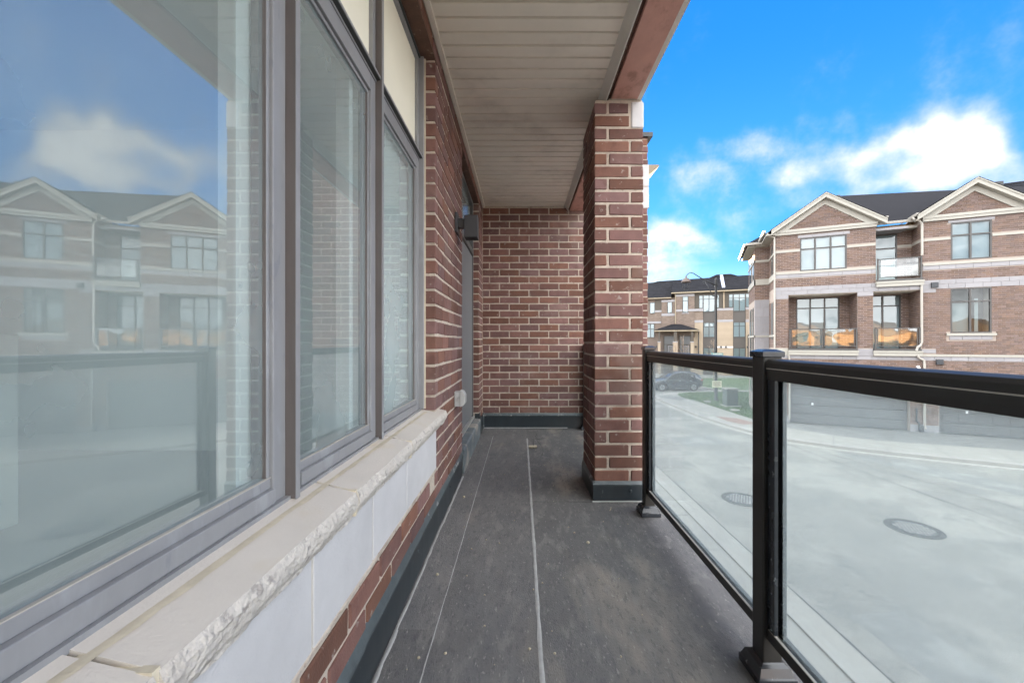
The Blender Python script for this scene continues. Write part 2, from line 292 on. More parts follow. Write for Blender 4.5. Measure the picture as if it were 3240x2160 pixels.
# ------------------------------------------------------------------ mesh helpers
def link(o, parent=None):
    COL.objects.link(o)
    if parent is not None: o.parent = parent
    return o
def tag(o, label=None, cat=None, group=None, kind=None):
    if label: o['label'] = label
    if cat: o['category'] = cat
    if group: o['group'] = group
    if kind: o['kind'] = kind
    return o
def empty(name, loc=(0, 0, 0), rz=0, parent=None):
    o = bpy.data.objects.new(name, None); o.empty_display_size = .2
    link(o, parent); o.location = loc; o.rotation_euler = (0, 0, rz)
    return o
class MB:
    def __init__(s): s.v = []; s.f = []; s.r = []
    def add(s, vs_, fs, r=None):
        k = len(s.v); s.v += [tuple(p) for p in vs_]; s.f += [tuple(i + k for i in f) for f in fs]
        s.r += [rng.random() if r is None else r] * len(fs); return s
    def box(s, x0, x1, y0, y1, z0, z1, r=None):
        if x0 > x1: x0, x1 = x1, x0
        if y0 > y1: y0, y1 = y1, y0
        if z0 > z1: z0, z1 = z1, z0
        return s.add([(x0, y0, z0), (x1, y0, z0), (x1, y1, z0), (x0, y1, z0), (x0, y0, z1), (x1, y0, z1), (x1, y1, z1), (x0, y1, z1)],
                     [(0, 3, 2, 1), (4, 5, 6, 7), (0, 1, 5, 4), (1, 2, 6, 5), (2, 3, 7, 6), (3, 0, 4, 7)], r)
    def prism(s, poly, axis, t0, t1):
        """poly: 2-D outline, extruded along axis from t0 to t1"""
        n = len(poly)
        def p(q, t):
            return {'x': (t, q[0], q[1]), 'y': (q[0], t, q[1]), 'z': (q[0], q[1], t)}[axis]
        vs_ = [p(q, t0) for q in poly] + [p(q, t1) for q in poly]
        fs = [(i, (i + 1) % n, n + (i + 1) % n, n + i) for i in range(n)] + [tuple(range(n))[::-1], tuple(range(n, 2 * n))]
        return s.add(vs_, fs)
    def tube(s, pts, r, n=8, caps=True):
        pts = [Vector(p) for p in pts]
        rs = r if isinstance(r, (list, tuple)) else [r] * len(pts)
        up = None; rings = []
        for i, p in enumerate(pts):
            t = (pts[min(i + 1, len(pts) - 1)] - pts[max(i - 1, 0)]).normalized()
            if up is None: up = Vector((0, 0, 1)) if abs(t.z) < .9 else Vector((1, 0, 0))
            a = t.cross(up)
            if a.length < 1e-4: a = t.cross(Vector((.3, 1, .1)))
            a.normalize(); b = a.cross(t).normalized(); up = b
            rings.append([p + (a * math.cos(k * 2 * math.pi / n) + b * math.sin(k * 2 * math.pi / n)) * rs[i] for k in range(n)])
        vs_ = [q for rg in rings for q in rg]; fs = []
        for i in range(len(rings) - 1):
            for k in range(n): fs.append((i * n + k, i * n + (k + 1) % n, (i + 1) * n + (k + 1) % n, (i + 1) * n + k))
        if caps: fs += [tuple(range(n))[::-1], tuple(range((len(rings) - 1) * n, len(rings) * n))]
        return s.add(vs_, fs, rng.random())
    def lathe(s, prof, c=(0, 0, 0), n=24):
        vs_ = []; fs = []
        for (r, z) in prof:
            vs_ += [(c[0] + r * math.cos(k * 2 * math.pi / n), c[1] + r * math.sin(k * 2 * math.pi / n), c[2] + z) for k in range(n)]
        for i in range(len(prof) - 1):
            for k in range(n): fs.append((i * n + k, i * n + (k + 1) % n, (i + 1) * n + (k + 1) % n, (i + 1) * n + k))
        fs += [tuple(range(n))[::-1], tuple(range((len(prof) - 1) * n, len(prof) * n))]
        return s.add(vs_, fs)
    def quad(s, a, b, c, d): return s.add([a, b, c, d], [(0, 1, 2, 3)])
    def build(s, name, mat, parent=None, smooth=False, kind=None, loc=None, bevel=0.0):
        me = bpy.data.meshes.new(name); me.from_pydata(s.v, [], s.f); me.update()
        at = me.attributes.new('rnd', 'FLOAT', 'FACE'); at.data.foreach_set('value', s.r)
        me.materials.append(mat)
        if smooth: me.polygons.foreach_set('use_smooth', [True] * len(me.polygons))
        o = bpy.data.objects.new(name, me); link(o, parent)
        if loc: o.location = loc
        if kind: o['kind'] = kind
        if bevel:
            b = o.modifiers.new('edge', 'BEVEL'); b.width = bevel; b.segments = 2; b.limit_method = 'ANGLE'; b.harden_normals = False
        return o
_cubes = {}
def cube(name, x0, x1, y0, y1, z0, z1, mat, parent=None, kind=None):
    """a box piece; alike pieces of one material share one mesh"""
    me = _cubes.get(mat.name)
    if me is None:
        m = MB().box(-.5, .5, -.5, .5, -.5, .5); me = bpy.data.meshes.new('block'); me.from_pydata(m.v, [], m.f); me.materials.append(mat); _cubes[mat.name] = me
    o = bpy.data.objects.new(name, me); link(o, parent)
    o.location = ((x0 + x1) / 2, (y0 + y1) / 2, (z0 + z1) / 2); o.scale = (abs(x1 - x0), abs(y1 - y0), abs(z1 - z0))
    if kind: o['kind'] = kind
    return o
_bm = {}
def brick_mesh(d, mat, c=.0035):
    key = (round(d[0], 3), round(d[1], 3), round(d[2], 3), mat.name, rng.randrange(3))
    if key in _bm: return _bm[key]
    h = [v / 2 for v in d[:3]]; vs_ = []; idx = {}
    for sx in (-1, 1):
        for sy in (-1, 1):
            for sz in (-1, 1):
                for ax in range(3):
                    p = [sx * h[0], sy * h[1], sz * h[2]]
                    for k, sg in enumerate((sx, sy, sz)):
                        if k != ax: p[k] -= sg * (c + rng.uniform(-.0028, .0052))
                    idx[(sx, sy, sz, ax)] = len(vs_); vs_.append(tuple(p))
    fs = []
    for ax in range(3):                      # faces
        o1, o2 = [k for k in range(3) if k != ax]
        for s in (-1, 1):
            q = []
            for a, b in ((-1, -1), (1, -1), (1, 1), (-1, 1)):
                sg = [0, 0, 0]; sg[ax] = s; sg[o1] = a; sg[o2] = b; q.append(idx[(*sg, ax)])
            fs.append(tuple(q if (s > 0) == (ax != 1) else q[::-1]))
    for ax in range(3):                      # edges along ax
        o1, o2 = [k for k in range(3) if k != ax]
        for a in (-1, 1):
            for b in (-1, 1):
                q = []
                for s, f in ((-1, o1), (1, o1), (1, o2), (-1, o2)):
                    sg = [0, 0, 0]; sg[ax] = s; sg[o1] = a; sg[o2] = b; q.append(idx[(*sg, f)])
                fs.append(tuple(q))
    for sx in (-1, 1):
        for sy in (-1, 1):
            for sz in (-1, 1): fs.append(tuple(idx[(sx, sy, sz, k)] for k in range(3)))
    me = bpy.data.meshes.new('brick'); me.from_pydata(vs_, [], fs); me.materials.append(mat)
    import bmesh
    bm = bmesh.new(); bm.from_mesh(me); bmesh.ops.recalc_face_normals(bm, faces=bm.faces); bm.to_mesh(me); bm.free()
    _bm[key] = me
    return me
def brick(x0, x1, y0, y1, z0, z1, parent, mat=None, name='brick', jit=.0016):
    mat = mat or M_BRICK
    d = (x1 - x0, y1 - y0, z1 - z0)
    if min(d) < .008: return
    o = bpy.data.objects.new(name, brick_mesh(d, mat)); link(o, parent)
    o.location = ((x0 + x1) / 2 + rng.uniform(-jit, jit), (y0 + y1) / 2 + rng.uniform(-jit, jit), (z0 + z1) / 2 + rng.uniform(-jit, jit) * .8)
    o.rotation_euler = (rng.uniform(-.004, .004), rng.uniform(-.004, .004), rng.uniform(-.004, .004))
    return o
PITCH, BH, JT = .089, .0740, .0150
BW = .09
def courses(zref, z0, z1):
    """bed joints are centred at zref + k*PITCH; yields (z_bottom, z_top, k)"""
    k = math.floor((z0 - zref) / PITCH) - 1
    while True:
        zb = zref + k * PITCH + JT / 2; zt = zb + BH
        if zb > z1: break
        b, t = max(zb, z0), min(zt, z1)
        if t - b > .012: yield b, t, k
        k += 1
def clip_poly(poly, n, d):
    out = []
    for i in range(len(poly)):
        a, b = poly[i], poly[(i + 1) % len(poly)]
        da, db = a.dot(n) - d, b.dot(n) - d
        if da >= 0: out.append(a)
        if (da >= 0) != (db >= 0): out.append(a + (b - a) * (da / (da - db)))
    return out
def shingles(mb, poly, course=.145, tab=.32, lift=.012):
    """lay overlapping tabs over a flat roof polygon (list of 3-D points, first edge = eave)"""
    P = [Vector(p) for p in poly]
    nrm = (P[1] - P[0]).cross(P[2] - P[0]).normalized()
    if nrm.z < 0: nrm = -nrm
    e = Vector((0, 0, 1)).cross(nrm).normalized(); s = nrm.cross(e).normalized()
    if s.z < 0: s = -s
    o = P[0]
    lo = min((p - o).dot(s) for p in P); hi = max((p - o).dot(s) for p in P)
    t = lo; row = 0
    while t < hi:
        st = clip_poly(P, s, o.dot(s) + t); st = clip_poly(st, -s, -(o.dot(s) + t + course)) if len(st) > 2 else st
        if len(st) > 2:
            el = min((p - o).dot(e) for p in st); eh = max((p - o).dot(e) for p in st)
            x = el - rng.random() * tab
            while x < eh:
                w = tab * rng.uniform(.7, 1.3)
                q = clip_poly(st, e, o.dot(e) + x); q = clip_poly(q, -e, -(o.dot(e) + x + w)) if len(q) > 2 else q
                if len(q) > 2:
                    lf = lift * rng.uniform(.8, 1.3); pts = []
                    for p in q:
                        f = 1 - ((p - o).dot(s) - t) / course
                        pts.append(p + nrm * (.004 + lf * f))
                    mb.add(pts, [tuple(range(len(pts)))])
                    # butt edge
                    low = [p for p in q if (p - o).dot(s) - t < 1e-4]
                    if len(low) >= 2:
                        a, b = low[0], low[-1]; mb.add([a, b, b + nrm * (.004 + lf), a + nrm * (.004 + lf)], [(0, 1, 2, 3)])
                x += w
        t += course; row += 1
    return mb

# ================================================================== LARGE STRUCTURE: ground, road
def sheet(name, poly, z, mat, parent=None, kind='structure', thick=0.0):
    m = MB()
    if thick: m.prism(poly, 'z', z - thick, z)
    else: m.add([(p[0], p[1], z) for p in poly], [tuple(range(len(poly)))])
    return m.build(name, mat, parent, kind=kind)
tag(sheet('ground', [(-900, -900), (900, -900), (900, 900), (-900, 900)], -.05, M_GROUND), kind='structure')
road = sheet('road', [(4.45, -70), (75, -70), (75, 75), (-30, 75), (-30, 56), (4.45, 36)], 0.0, M_ASPH)
def ribbon(name, path, w, z, mat, parent, wav=.02):
    m = MB(); pts = []
    for i in range(len(path) - 1):
        a, b = Vector(path[i]), Vector(path[i + 1]); n = max(2, int((b - a).length / .18))
        for k in range(n): pts.append(a.lerp(b, k / n))
    off = 0
    prev = None
    for i, p in enumerate(pts):
        d = (pts[min(i + 1, len(pts) - 1)] - pts[max(i - 1, 0)]).normalized(); nrm = Vector((-d.y, d.x))
        off = off * .85 + rng.uniform(-wav, wav); ww = w * rng.uniform(.5, 1.4)
        l, r = p + nrm * (off - ww / 2), p + nrm * (off + ww / 2)
        if prev: m.quad((prev[0].x, prev[0].y, z), (prev[1].x, prev[1].y, z), (r.x, r.y, z), (l.x, l.y, z))
        prev = (l, r)
    return m.build(name, mat, parent)
ribbon('crack_seal', [(11.15, 17.2), (11.25, 12.5), (11.5, 8.0), (11.9, 2)], .035, .005, M_SEAL, road)
ribbon('crack_seal', [(11.6, 16.0), (12.3, 12.3), (13.0, 9.2), (13.8, 6)], .022, .005, M_SEAL, road, .03)
ribbon('crack_seal', [(6.2, 20.5), (8.2, 19.6), (9.4, 19.7)], .02, .005, M_SEAL, road, .03)
ribbon('crack_seal', [(7.2, 14.2), (8.6, 15.2), (9.9, 15.6)], .016, .005, M_SEAL, road, .03)
for poly in (((11.9, 15.4), (13.6, 14.3), (16.8, 8.4), (15.2, 8.0)), ((6.4, 17.6), (8.7, 18.4), (9.0, 16.9), (6.8, 16.2)), ((5.1, 6.2), (6.0, 6.3), (6.1, 3.6), (5.2, 3.5))):
    MB().add([(*p, .0035) for p in poly], [(0, 1, 2, 3)]).build('asphalt_patch', M_PATCH, road)
# near kerb, our own side
def strip(name, a, b, z0, z1, mat, parent=None, kind='structure'):
    m = MB(); n = len(a)
    for i in range(n - 1):
        m.quad((*a[i], z1), (*a[i + 1], z1), (*b[i + 1], z1), (*b[i], z1))
        m.quad((*a[i], z0), (*a[i + 1], z0), (*a[i + 1], z1), (*a[i], z1))
        m.quad((*b[i], z0), (*b[i + 1], z0), (*b[i + 1], z1), (*b[i], z1))
    return m.build(name, mat, parent, kind=kind)
near_side = sheet('near_sidewalk', [(-20, -30), (4.06, -30), (4.06, 33), (-20, 33)], .09, M_CONC)
for k in range(-6, 19):
    cube('joint_groove', 2.3, 4.04, k * 1.6 - .008, k * 1.6 + .008, .0905, .0935, M_APRON, near_side)
cube('joint_groove', 2.29, 2.306, -20, 30, .0905, .0934, M_APRON, near_side)
near_kerb = strip('near_kerb', [(4.06, -30), (4.06, 33)], [(4.24, -30), (4.24, 33)], -.05, .125, M_KERB)
strip('gutter', [(4.245, -30), (4.245, 33)], [(4.62, -30), (4.62, 33)], -.05, .012, M_CONC)
ribbon('crack_seal', [(4.64, 1), (4.66, 12), (4.66, 30)], .03, .006, M_SEAL, road, .006)
# far kerb and sidewalk that bends round the corner lot
KO = [(13.2, 33.0), (11.7, 32.3), (10.6, 31.4), (10.05, 30.2), (10.0, 27.5), (10.02, 25.0), (10.08, 22.6), (10.35, 20.3), (10.8, 18.4), (11.4, 17.0), (12.5, 15.95), (13.95, 15.0), (15.4, 14.15), (16.9, 13.36), (19.5, 12.1), (23, 10.5), (30, 7.2)]
def offset(path, d):
    out = []
    for i in range(len(path)):
        a = Vector(path[max(i - 1, 0)]); b = Vector(path[min(i + 1, len(path) - 1)]); t = (b - a).normalized()
        out.append((path[i][0] - t.y * d, path[i][1] + t.x * d))
    return out
strip('far_gutter', offset(KO, -.30), offset(KO, -.004), -.05, .012, M_KERB)
far_kerb = strip('far_kerb', KO, offset(KO, .17), -.05, .13, M_KERB)
KI = [(13.6, 32.7), (12.6, 32.0), (12.2, 31.0), (12.1, 29.8), (12.35, 27.5), (12.4, 25.0), (12.42, 22.6), (12.5, 20.8), (12.75, 19.5), (13.2, 18.6), (13.9, 17.7), (14.98, 16.8), (16.6, 16.1), (18.3, 15.5), (20.6, 14.4), (24, 12.8), (31, 9.4)]
far_walk = strip('far_sidewalk', offset(KO, .175), KI, -.05, .125, M_CONC)
for i in range(3, len(KO) - 1):
    a = Vector(offset(KO, .19)[i]); b = Vector(KI[i]); t = (b - a).normalized() * .012; n = Vector((-t.y, t.x))
    MB().add([(*(a - n), .1285), (*(a + n), .1285), (*(b + n), .1285), (*(b - n), .1285)], [(0, 1, 2, 3)]).build('joint_groove', M_APRON, far_walk)
MB().add([(*p, .131) for p in ((10.85, 22.3), (11.75, 21.6), (12.0, 20.2), (11.2, 20.0), (10.8, 20.9))], [(0, 1, 2, 3, 4)]).build('tactile_plate', M_TACT, far_walk)
MB().add([(*p, .129) for p in ((10.5, 30.4), (11.4, 31.2), (12.0, 30.2), (12.1, 28.6), (11.3, 28.4), (10.6, 29.2))], [(0, 1, 2, 3, 4, 5)]).build('gravel_patch', M_APRON, far_walk)
# garage apron in front of the corner house
U = Vector((math.cos(R(-25.1)), math.sin(R(-25.1)))); V = Vector((-U.y, U.x)); HO = Vector((13.29, 20.8))
def hp(a, b): q = HO + U * a + V * b; return (q.x, q.y)
sheet('apron', [KI[8], KI[9], KI[10], KI[11], KI[12], KI[13], KI[14], KI[15], hp(21, .4), hp(.1, .4), hp(-.6, .4)], .118, M_APRON)
# lawns
lawn_poly = [(12.42, 22.6), (12.5, 20.8), hp(-.7, .2), hp(-.5, 6), (17.6, 27), (26, 29), (26, 33.2), (16.1, 33.2), (13.6, 32.7), (12.6, 32.0), (12.2, 31.0), (12.1, 29.8), (12.35, 27.5), (12.4, 25.0)]
sheet('turf', lawn_poly, .115, M_TURF)
far_lawn = [(16.6, 37.6), (17.2, 34.3), (40, 34.0), (40, 46), (15.5, 46)]
sheet('turf', far_lawn, .115, M_TURF)
strip('lawn_kerb', [(16.4, 37.9), (17.0, 34.2), (20, 33.8)], [(16.6, 37.9), (17.2, 34.4), (20, 33.98)], -.05, .16, M_KERB)
strip('lawn_kerb', [(12.9, 32.75), (16.1, 33.35), (20, 33.45)], [(12.9, 32.95), (16.1, 33.55), (20, 33.65)], -.05, .15, M_KERB)
def inside(p, poly):
    c = False; j = len(poly) - 1
    for i in range(len(poly)):
        if (poly[i][1] > p[1]) != (poly[j][1] > p[1]) and p[0] < (poly[j][0] - poly[i][0]) * (p[1] - poly[i][1]) / (poly[j][1] - poly[i][1]) + poly[i][0]: c = not c
        j = i
    return c
def grass(poly, n, h, lab):
    m = MB(); xs = [p[0] for p in poly]; ys = [p[1] for p in poly]; k = 0
    while k < n:
        p = (rng.uniform(min(xs), max(xs)), rng.uniform(min(ys), max(ys)))
        if not inside(p, poly): continue
        k += 1; a = rng.uniform(0, 6.28); w = rng.uniform(.012, .03); hh = h * rng.uniform(.5, 1.3); l = rng.uniform(-.03, .03)
        m.add([(p[0] - w * math.cos(a), p[1] - w * math.sin(a), .11), (p[0] + w * math.cos(a), p[1] + w * math.sin(a), .11), (p[0] + l, p[1] + l, .11 + hh)], [(0, 1, 2)])
    return tag(m.build('grass', M_GRASS), lab, 'grass', kind='stuff')
grass(lawn_poly, 16000, .08, 'short green lawn on the corner lot beside the sidewalk')
grass(far_lawn, 9000, .09, 'rough green grass beyond the parked cars')

# ================================================================== OUR BALCONY
XW = -.500       # brick face of the house wall
# ---- floor
floor = cube('balcony_floor', -.56, .93, -2.2, 5.3, ZF - .25, ZF - .012, M_FELT); floor['kind'] = 'structure'
floor_parts = empty('balcony_membrane', (0, 0, ZF)); tag(floor_parts, 'grey roofing membrane laid in strips over the balcony floor', 'flooring', kind='structure')
def felt_sheet(x0, x1, y0, y1, z, th=.004):
    m = MB(); nx = 2; ny = max(2, int((y1 - y0) / .12)); vs_ = []; fs = []
    for j in range(ny + 1):
        for i, x in enumerate((x0, x1)):
            e = rng.uniform(-.0015, .0015)
            vs_.append((x + e, y0 + (y1 - y0) * j / ny, z + rng.uniform(-.0008, .0008)))
    for j in range(ny): fs.append((2 * j, 2 * j + 1, 2 * j + 3, 2 * j + 2))
    k = len(vs_); vs_ += [(v[0], v[1], v[2] - th) for v in vs_]
    for j in range(ny):
        fs.append((2 * j, 2 * j + 2, k + 2 * j + 2, k + 2 * j)); fs.append((2 * j + 1, 2 * j + 3, k + 2 * j + 3, k + 2 * j + 1))
    fs.append((0, 1, k + 1, k)); fs.append((2 * ny, 2 * ny + 1, k + 2 * ny + 1, k + 2 * ny))
    m.add(vs_, fs)
    return m.build('membrane_sheet', M_FELT, floor_parts)
felt_sheet(.058, .93, -2.2, 5.17, -.004)
felt_sheet(-.34, .066, -2.2, 5.17, .000)
for a, b in ((-2.2, -.2), (-.2, .68), (.68, 1.56), (1.56, 2.44), (2.44, 3.32), (3.32, 4.2), (4.2, 5.17)):
    felt_sheet(-.50, -.332, a - .02, b, .003 + rng.uniform(0, .002))
felt_sheet(.335, .52, 2.79, 3.39, .001)
felt_sheet(.07, .335, 2.80, 3.05, -.0005)
def bead(name, pts, w, h, mat, parent):
    m = MB(); prev = None
    for i, p in enumerate(pts):
        ww = w * rng.uniform(.75, 1.2); q = [(p[0] - ww / 2, p[1], p[2]), (p[0], p[1], p[2] + h), (p[0] + ww / 2, p[1], p[2])]
        if prev:
            m.add([*prev, *q], [(0, 1, 4, 3), (1, 2, 5, 4)])
        prev = q
    return m.build(name, mat, parent, smooth=True)
bead('seam_sealant', [(.070 + rng.uniform(-.001, .001), y * .06, .0015) for y in range(-34, 78)], .017, .003, M_SEALANT, floor_parts)
bead('seam_sealant', [(-.482 + rng.uniform(-.002, .002), y * .06, .0042) for y in range(-34, 56)], .016, .006, M_SEALANT, floor_parts)
bead('seam_line', [(-.331 + rng.uniform(-.001, .001), y * .06, .0042) for y in range(-34, 80)], .005, .0018, M_SEALANT, floor_parts)

# ---- house wall with the window and the door
wall = empty('house_wall', (0, 0, ZF)); tag(wall, 'dark red brick house wall with the large grey window and narrow door', 'wall')
Y0, Y1 = 2.327, 3.382      # brick pier between the window and the door
YD = 4.725                 # far side of the door opening
YE = 5.174                 # end wall
core = MB().box(-.60, XW - .006, Y0 + .006, Y1 - .006, .0, 2.90)
core.box(-.60, XW - .0062, YD + .006, YE + .05, .0, 2.90)
core.box(-.60, XW - .0064, -2.2, Y0 + .01, .0, .63)
core.box(-.60, XW - .0066, -2.2, YE + .04, 2.776, 2.90)
core.build('mortar_bed', M_MORTAR, wall)
ZREF = 1.156
A = (.088, .200, .262, .257, 9); B = (.222, .198, .240, .272, 9)
for zb, zt, k in courses(ZREF, .19, 2.774):
    y = Y0
    for i, w in enumerate(A if k % 2 == 0 else B):
        y1 = min(y + w - JT * .9, Y1)
        if zb < .70 and zt > .615 and y < 2.46: y0 = max(y, 2.462)
        elif zb < .70 and zt > .38 and y < 2.31: y0 = max(y, 2.312)
        else: y0 = y
        if y1 - y0 > .02: brick(XW - BW, XW, y0, y1, zb, zt, wall)
        y += w
        if y > Y1 - .02: break
    # below the sill, running on towards and past the camera
    if zt < .40:
        y = Y0 - JT - (0 if k % 2 else .13)
        while y > -1.6:
            brick(XW - BW, XW, y - .2435, y, zb, min(zt, .376), wall); y -= .257
    # pier past the door
    if k % 2 == 0:
        brick(XW - BW, XW, YD, YD + .088, max(zb, .285), zt, wall) if zt > .30 else None
        brick(XW - BW, XW, YD + .10, YD + .34, zb, zt, wall); brick(XW - BW, XW, YD + .355, YE - .005, zb, zt, wall)
    else:
        brick(XW - BW, XW, YD, YD + .225, max(zb, .285), zt, wall) if zt > .30 else None
        brick(XW - BW, XW, YD + .24, YE - .005, zb, zt, wall)
y = -2.1; i = 0
while y < YE - .02:            # course over the lintels
    brick(XW - BW, XW, y, min(y + .2435, YE - .005), 2.782, 2.858, wall); y += .257
MB().box(-.605, XW - .001, -2.2, Y0 + .05, 2.764, 2.775).box(-.605, XW - .001, Y1 - .05, YD + .05, 2.764, 2.7752).build('lintel', M_RUST, wall)
MB().box(-.47, XW + .0005, -2.2, YE - .002, 2.862, 2.892).build('ceiling_channel', M_SOFFIT, wall)
# sill stones: sloped top, broken rock face
def sill_stone(y0, y1):
    m = MB(); n = max(4, int((y1 - y0) / .011)); rows = 9
    lr = random.Random(int(y0 * 1000)); lmp = {}
    def lump(a_, b_): return lmp.setdefault((a_, b_), lr.uniform(-.0045, .005))
    grid = []
    for j in range(n + 1):
        y = y0 + (y1 - y0) * j / n; col = []
        endf = 0 if j in (0, n) else 1
        for r in range(rows + 1):
            t = r / rows; zz = .697 - .074 * t
            out = .010 * math.sin(math.pi * min(1, t * 1.15)) + endf * (rng.uniform(-.0013, .0013) + .6 * (lump(j // 5, r // 3) * (1 - (j % 5) / 5) + lump(j // 5 + 1, r // 3) * ((j % 5) / 5))) * (1 if r else .4)
            col.append((-.462 + out - .012 * t * t, y, zz + (rng.uniform(-.0015, .0015) if 0 < r else 0)))
        grid.append(col)
    vs_ = [p for c in grid for p in c]; w = rows + 1; fs = []
    for j in range(n):
        for r in range(rows): fs.append((j * w + r, j * w + r + 1, (j + 1) * w + r + 1, (j + 1) * w + r))
    m.add(vs_, fs)
    o = m.build('rock_face', M_ROCK, None)
    b = MB()
    for j in range(n):
        p, q = grid[j][0], grid[j + 1][0]
        b.quad((-.60, p[1], .729), p, q, (-.60, q[1], .729))
        p, q = grid[j][-1], grid[j + 1][-1]
        b.quad((-.56, p[1], .62), p, q, (-.56, q[1], .62))
    for c in (grid[0], grid[-1]): b.add([(-.60, c[0][1], .729), *c, (-.60, c[0][1], .62)], [tuple(range(len(c) + 2))])
    s = b.build('sill_stone', M_SILL, wall); o.parent = s
    return s
for a, b in ((-.7, .50), (.508, 1.112), (1.122, 1.670), (1.679, 2.447)): sill_stone(a, b)
for y in (.504, 1.117, 1.6745): MB().box(-.575, -.462, y - .006, y + .006, .63, .702).build('sill_joint', M_CAULK, wall)
bead('caulk_line', [(-.551 + rng.uniform(-.002, .002), y * .04, .7168) for y in range(-16, 58)], .026, .0022, M_CAULK, wall)
# smooth facing stones under the sill
for a, b in ((-.9, .128), (.135, .532), (.539, .934), (.942, 1.314), (1.322, 1.707), (1.715, 2.300)):
    MB().box(-.56, -.490, a, b, .388, .622).build('facing_stone', M_STONE, wall, bevel=.003)
MB().box(-.56, -.4945, -.9, 2.299, .389, .62).build('stone_joints', M_CAULK, wall)
mm = MB(); prev = None
for j in range(150):
    y = -.6 + j * .0195; zz = .383 + rng.uniform(-.010, .006)
    q = [(-.502, y, .395), (-.489, y, .393), (-.4885, y, zz), (-.502, y, zz - .008)]
    if prev: mm.add([*prev, *q], [(0, 1, 5, 4), (1, 2, 6, 5), (2, 3, 7, 6)])
    prev = q
mm.build('ragged_mortar', M_MORTAR, wall, smooth=True)
# base flashing
fl = MB().box(-.56, -.493, -2.2, Y1 - .02, .004, .165); fl.build('base_flashing', M_FLASH, wall)
MB().prism([(-.503, .203), (-.486, .172), (-.484, .160), (-.492, .162), (-.508, .2)], 'y', -2.2, 1.24).build('flashing_lip', M_FLASHTOP, wall)
MB().prism([(-.503, .205), (-.489, .174), (-.487, .163), (-.495, .165), (-.508, .2)], 'y', 1.20, Y1 - .005).build('flashing_lip', M_FLASHTOP, wall)
for y in (.7, 1.9, 2.75): MB().lathe([(.005, 0), (.005, .004), (.002, .006)], (0, 0, 0), 10).build('rivet', M_FLASHTOP, wall, loc=(-.4925, y, .12)).rotation_euler = (0, R(90), 0)
# door curb
MB().prism([(-.60, .0), (-.484, .0), (-.480, .196), (-.492, .210), (-.60, .222)], 'y', Y1 - .004, YD + .004).build('door_curb', M_CURB, wall)
MB().box(-.55, -.492, YD + .004, YD + .12, .0, .27).build('pier_flashing', M_FLASH, wall)
MB().box(-.56, -.490, YD + .12, YE - .004, .0, .19).build('pier_flashing', M_FLASH, wall)

# ---- window: coupled tall units with transoms
win = empty('window', (0, 0, 0), parent=wall); win['label'] = 'wide grey framed window of coupled tall lights above the stone sill'
ZS, ZT, ZH = .729, 2.165, 2.764
units = [(-.25, .372), (.388, .996), (1.012, 1.612), (1.630, 2.296)]
for (a, b) in units:
    # opening light
    f = MB(); FX = -.589
    for (y0, y1) in ((a, a + .050), (b - .050, b)): f.box(FX - .045, FX, y0, y1, ZS + .004, ZT)
    f.box(FX - .045, FX, a + .050, b - .050, ZT - .062, ZT)
    f.box(FX - .045, FX + .006, a + .050, b - .050, ZS + .004, ZS + .040)
    f.box(FX - .045, FX - .006, a + .050, b - .050, ZS + .040, ZS + .064)
    f.box(FX - .045, FX - .010, a + .050, b - .050, ZT - .076, ZT - .062)
    f.box(FX - .045, FX - .008, a + .0502, a + .062, ZS + .064, ZT - .076); f.box(FX - .045, FX - .008, b - .062, b - .0502, ZS + .064, ZT - .076)
    f.build('sash', M_FRAME, win, bevel=.002)
    MB().box(FX - .012, FX - .0055, a + .05, b - .05, ZS + .0642, ZS + .066).build('lit_ledge', M_PALELEDGE, win)  # pale strip paints the light falling on this ledge
    g = MB(); g.box(FX - .0448, FX - .0095, b - .0622, b - .0600, ZS + .066, ZT - .077); g.build('gasket', M_MULL, win)
    MB().quad((FX - .018, a + .04, ZS + .05), (FX - .018, b - .04, ZS + .05), (FX - .018, b - .04, ZT - .05), (FX - .018, a + .04, ZT - .05)).build('pane', M_GLASS, win)
    MB().quad((FX - .034, a + .04, ZS + .05), (FX - .034, b - .04, ZS + .05), (FX - .034, b - .04, ZT - .05), (FX - .034, a + .04, ZT - .05)).build('pane', M_GLASSIN, win)
    # transom light
    t = MB()
    for (y0, y1) in ((a, a + .030), (b - .030, b)): t.box(FX - .045, FX, y0, y1, ZT + .022, ZH)
    t.box(FX - .045, FX, a + .030, b - .030, ZT + .022, ZT + .055); t.box(FX - .045, FX, a + .030, b - .030, ZH - .036, ZH)
    t.build('transom_frame', M_FRAME, win, bevel=.002)
    MB().box(FX - .030, FX - .016, a + .02, b - .02, ZT + .04, ZH - .02).build('spandrel_panel', M_BLINDC, win)
    MB().box(FX - .040, FX + .022, a - .004, b + .004, ZT + .012, ZT + .022).box(FX - .040, FX + .004, a, b, ZT + .0005, ZT + .012).build('transom_bar', M_FRAME, win, bevel=.0015)
    MB().box(FX - .020, FX + .0205, a, b, ZT + .0085, ZT + .0118).build('drip_edge', M_DRIP, win)
for (y0, y1) in ((.3722, .3878), (.9962, 1.0118), (1.6122, 1.6298)):
    MB().box(-.640, -.5645, y0, y1, ZS - .004, ZH).build('mullion', M_MULL, win)
    MB().box(-.5643, -.5622, y0 - .001, y1 + .002, ZS - .006, ZH - .001).build('mullion_cap', M_FRAME, win)
MB().box(-.640, -.563, 2.2962, 2.3165, ZS, ZH).build('jamb', M_FRAME, win, bevel=.002)
MB().box(-.600, -.557, 2.3167, 2.3262, ZS + .001, 2.763).build('jamb_caulk', M_CAULK, win)
MB().box(-.640, -.580, -.25, 2.296, ZH - .0, ZH - .012).build('head_frame', M_DRIP, win)
MB().box(-.640, -.576, -.25, 2.296, ZS - .010, ZS + .0035).build('frame_foot', M_FRAME, win)
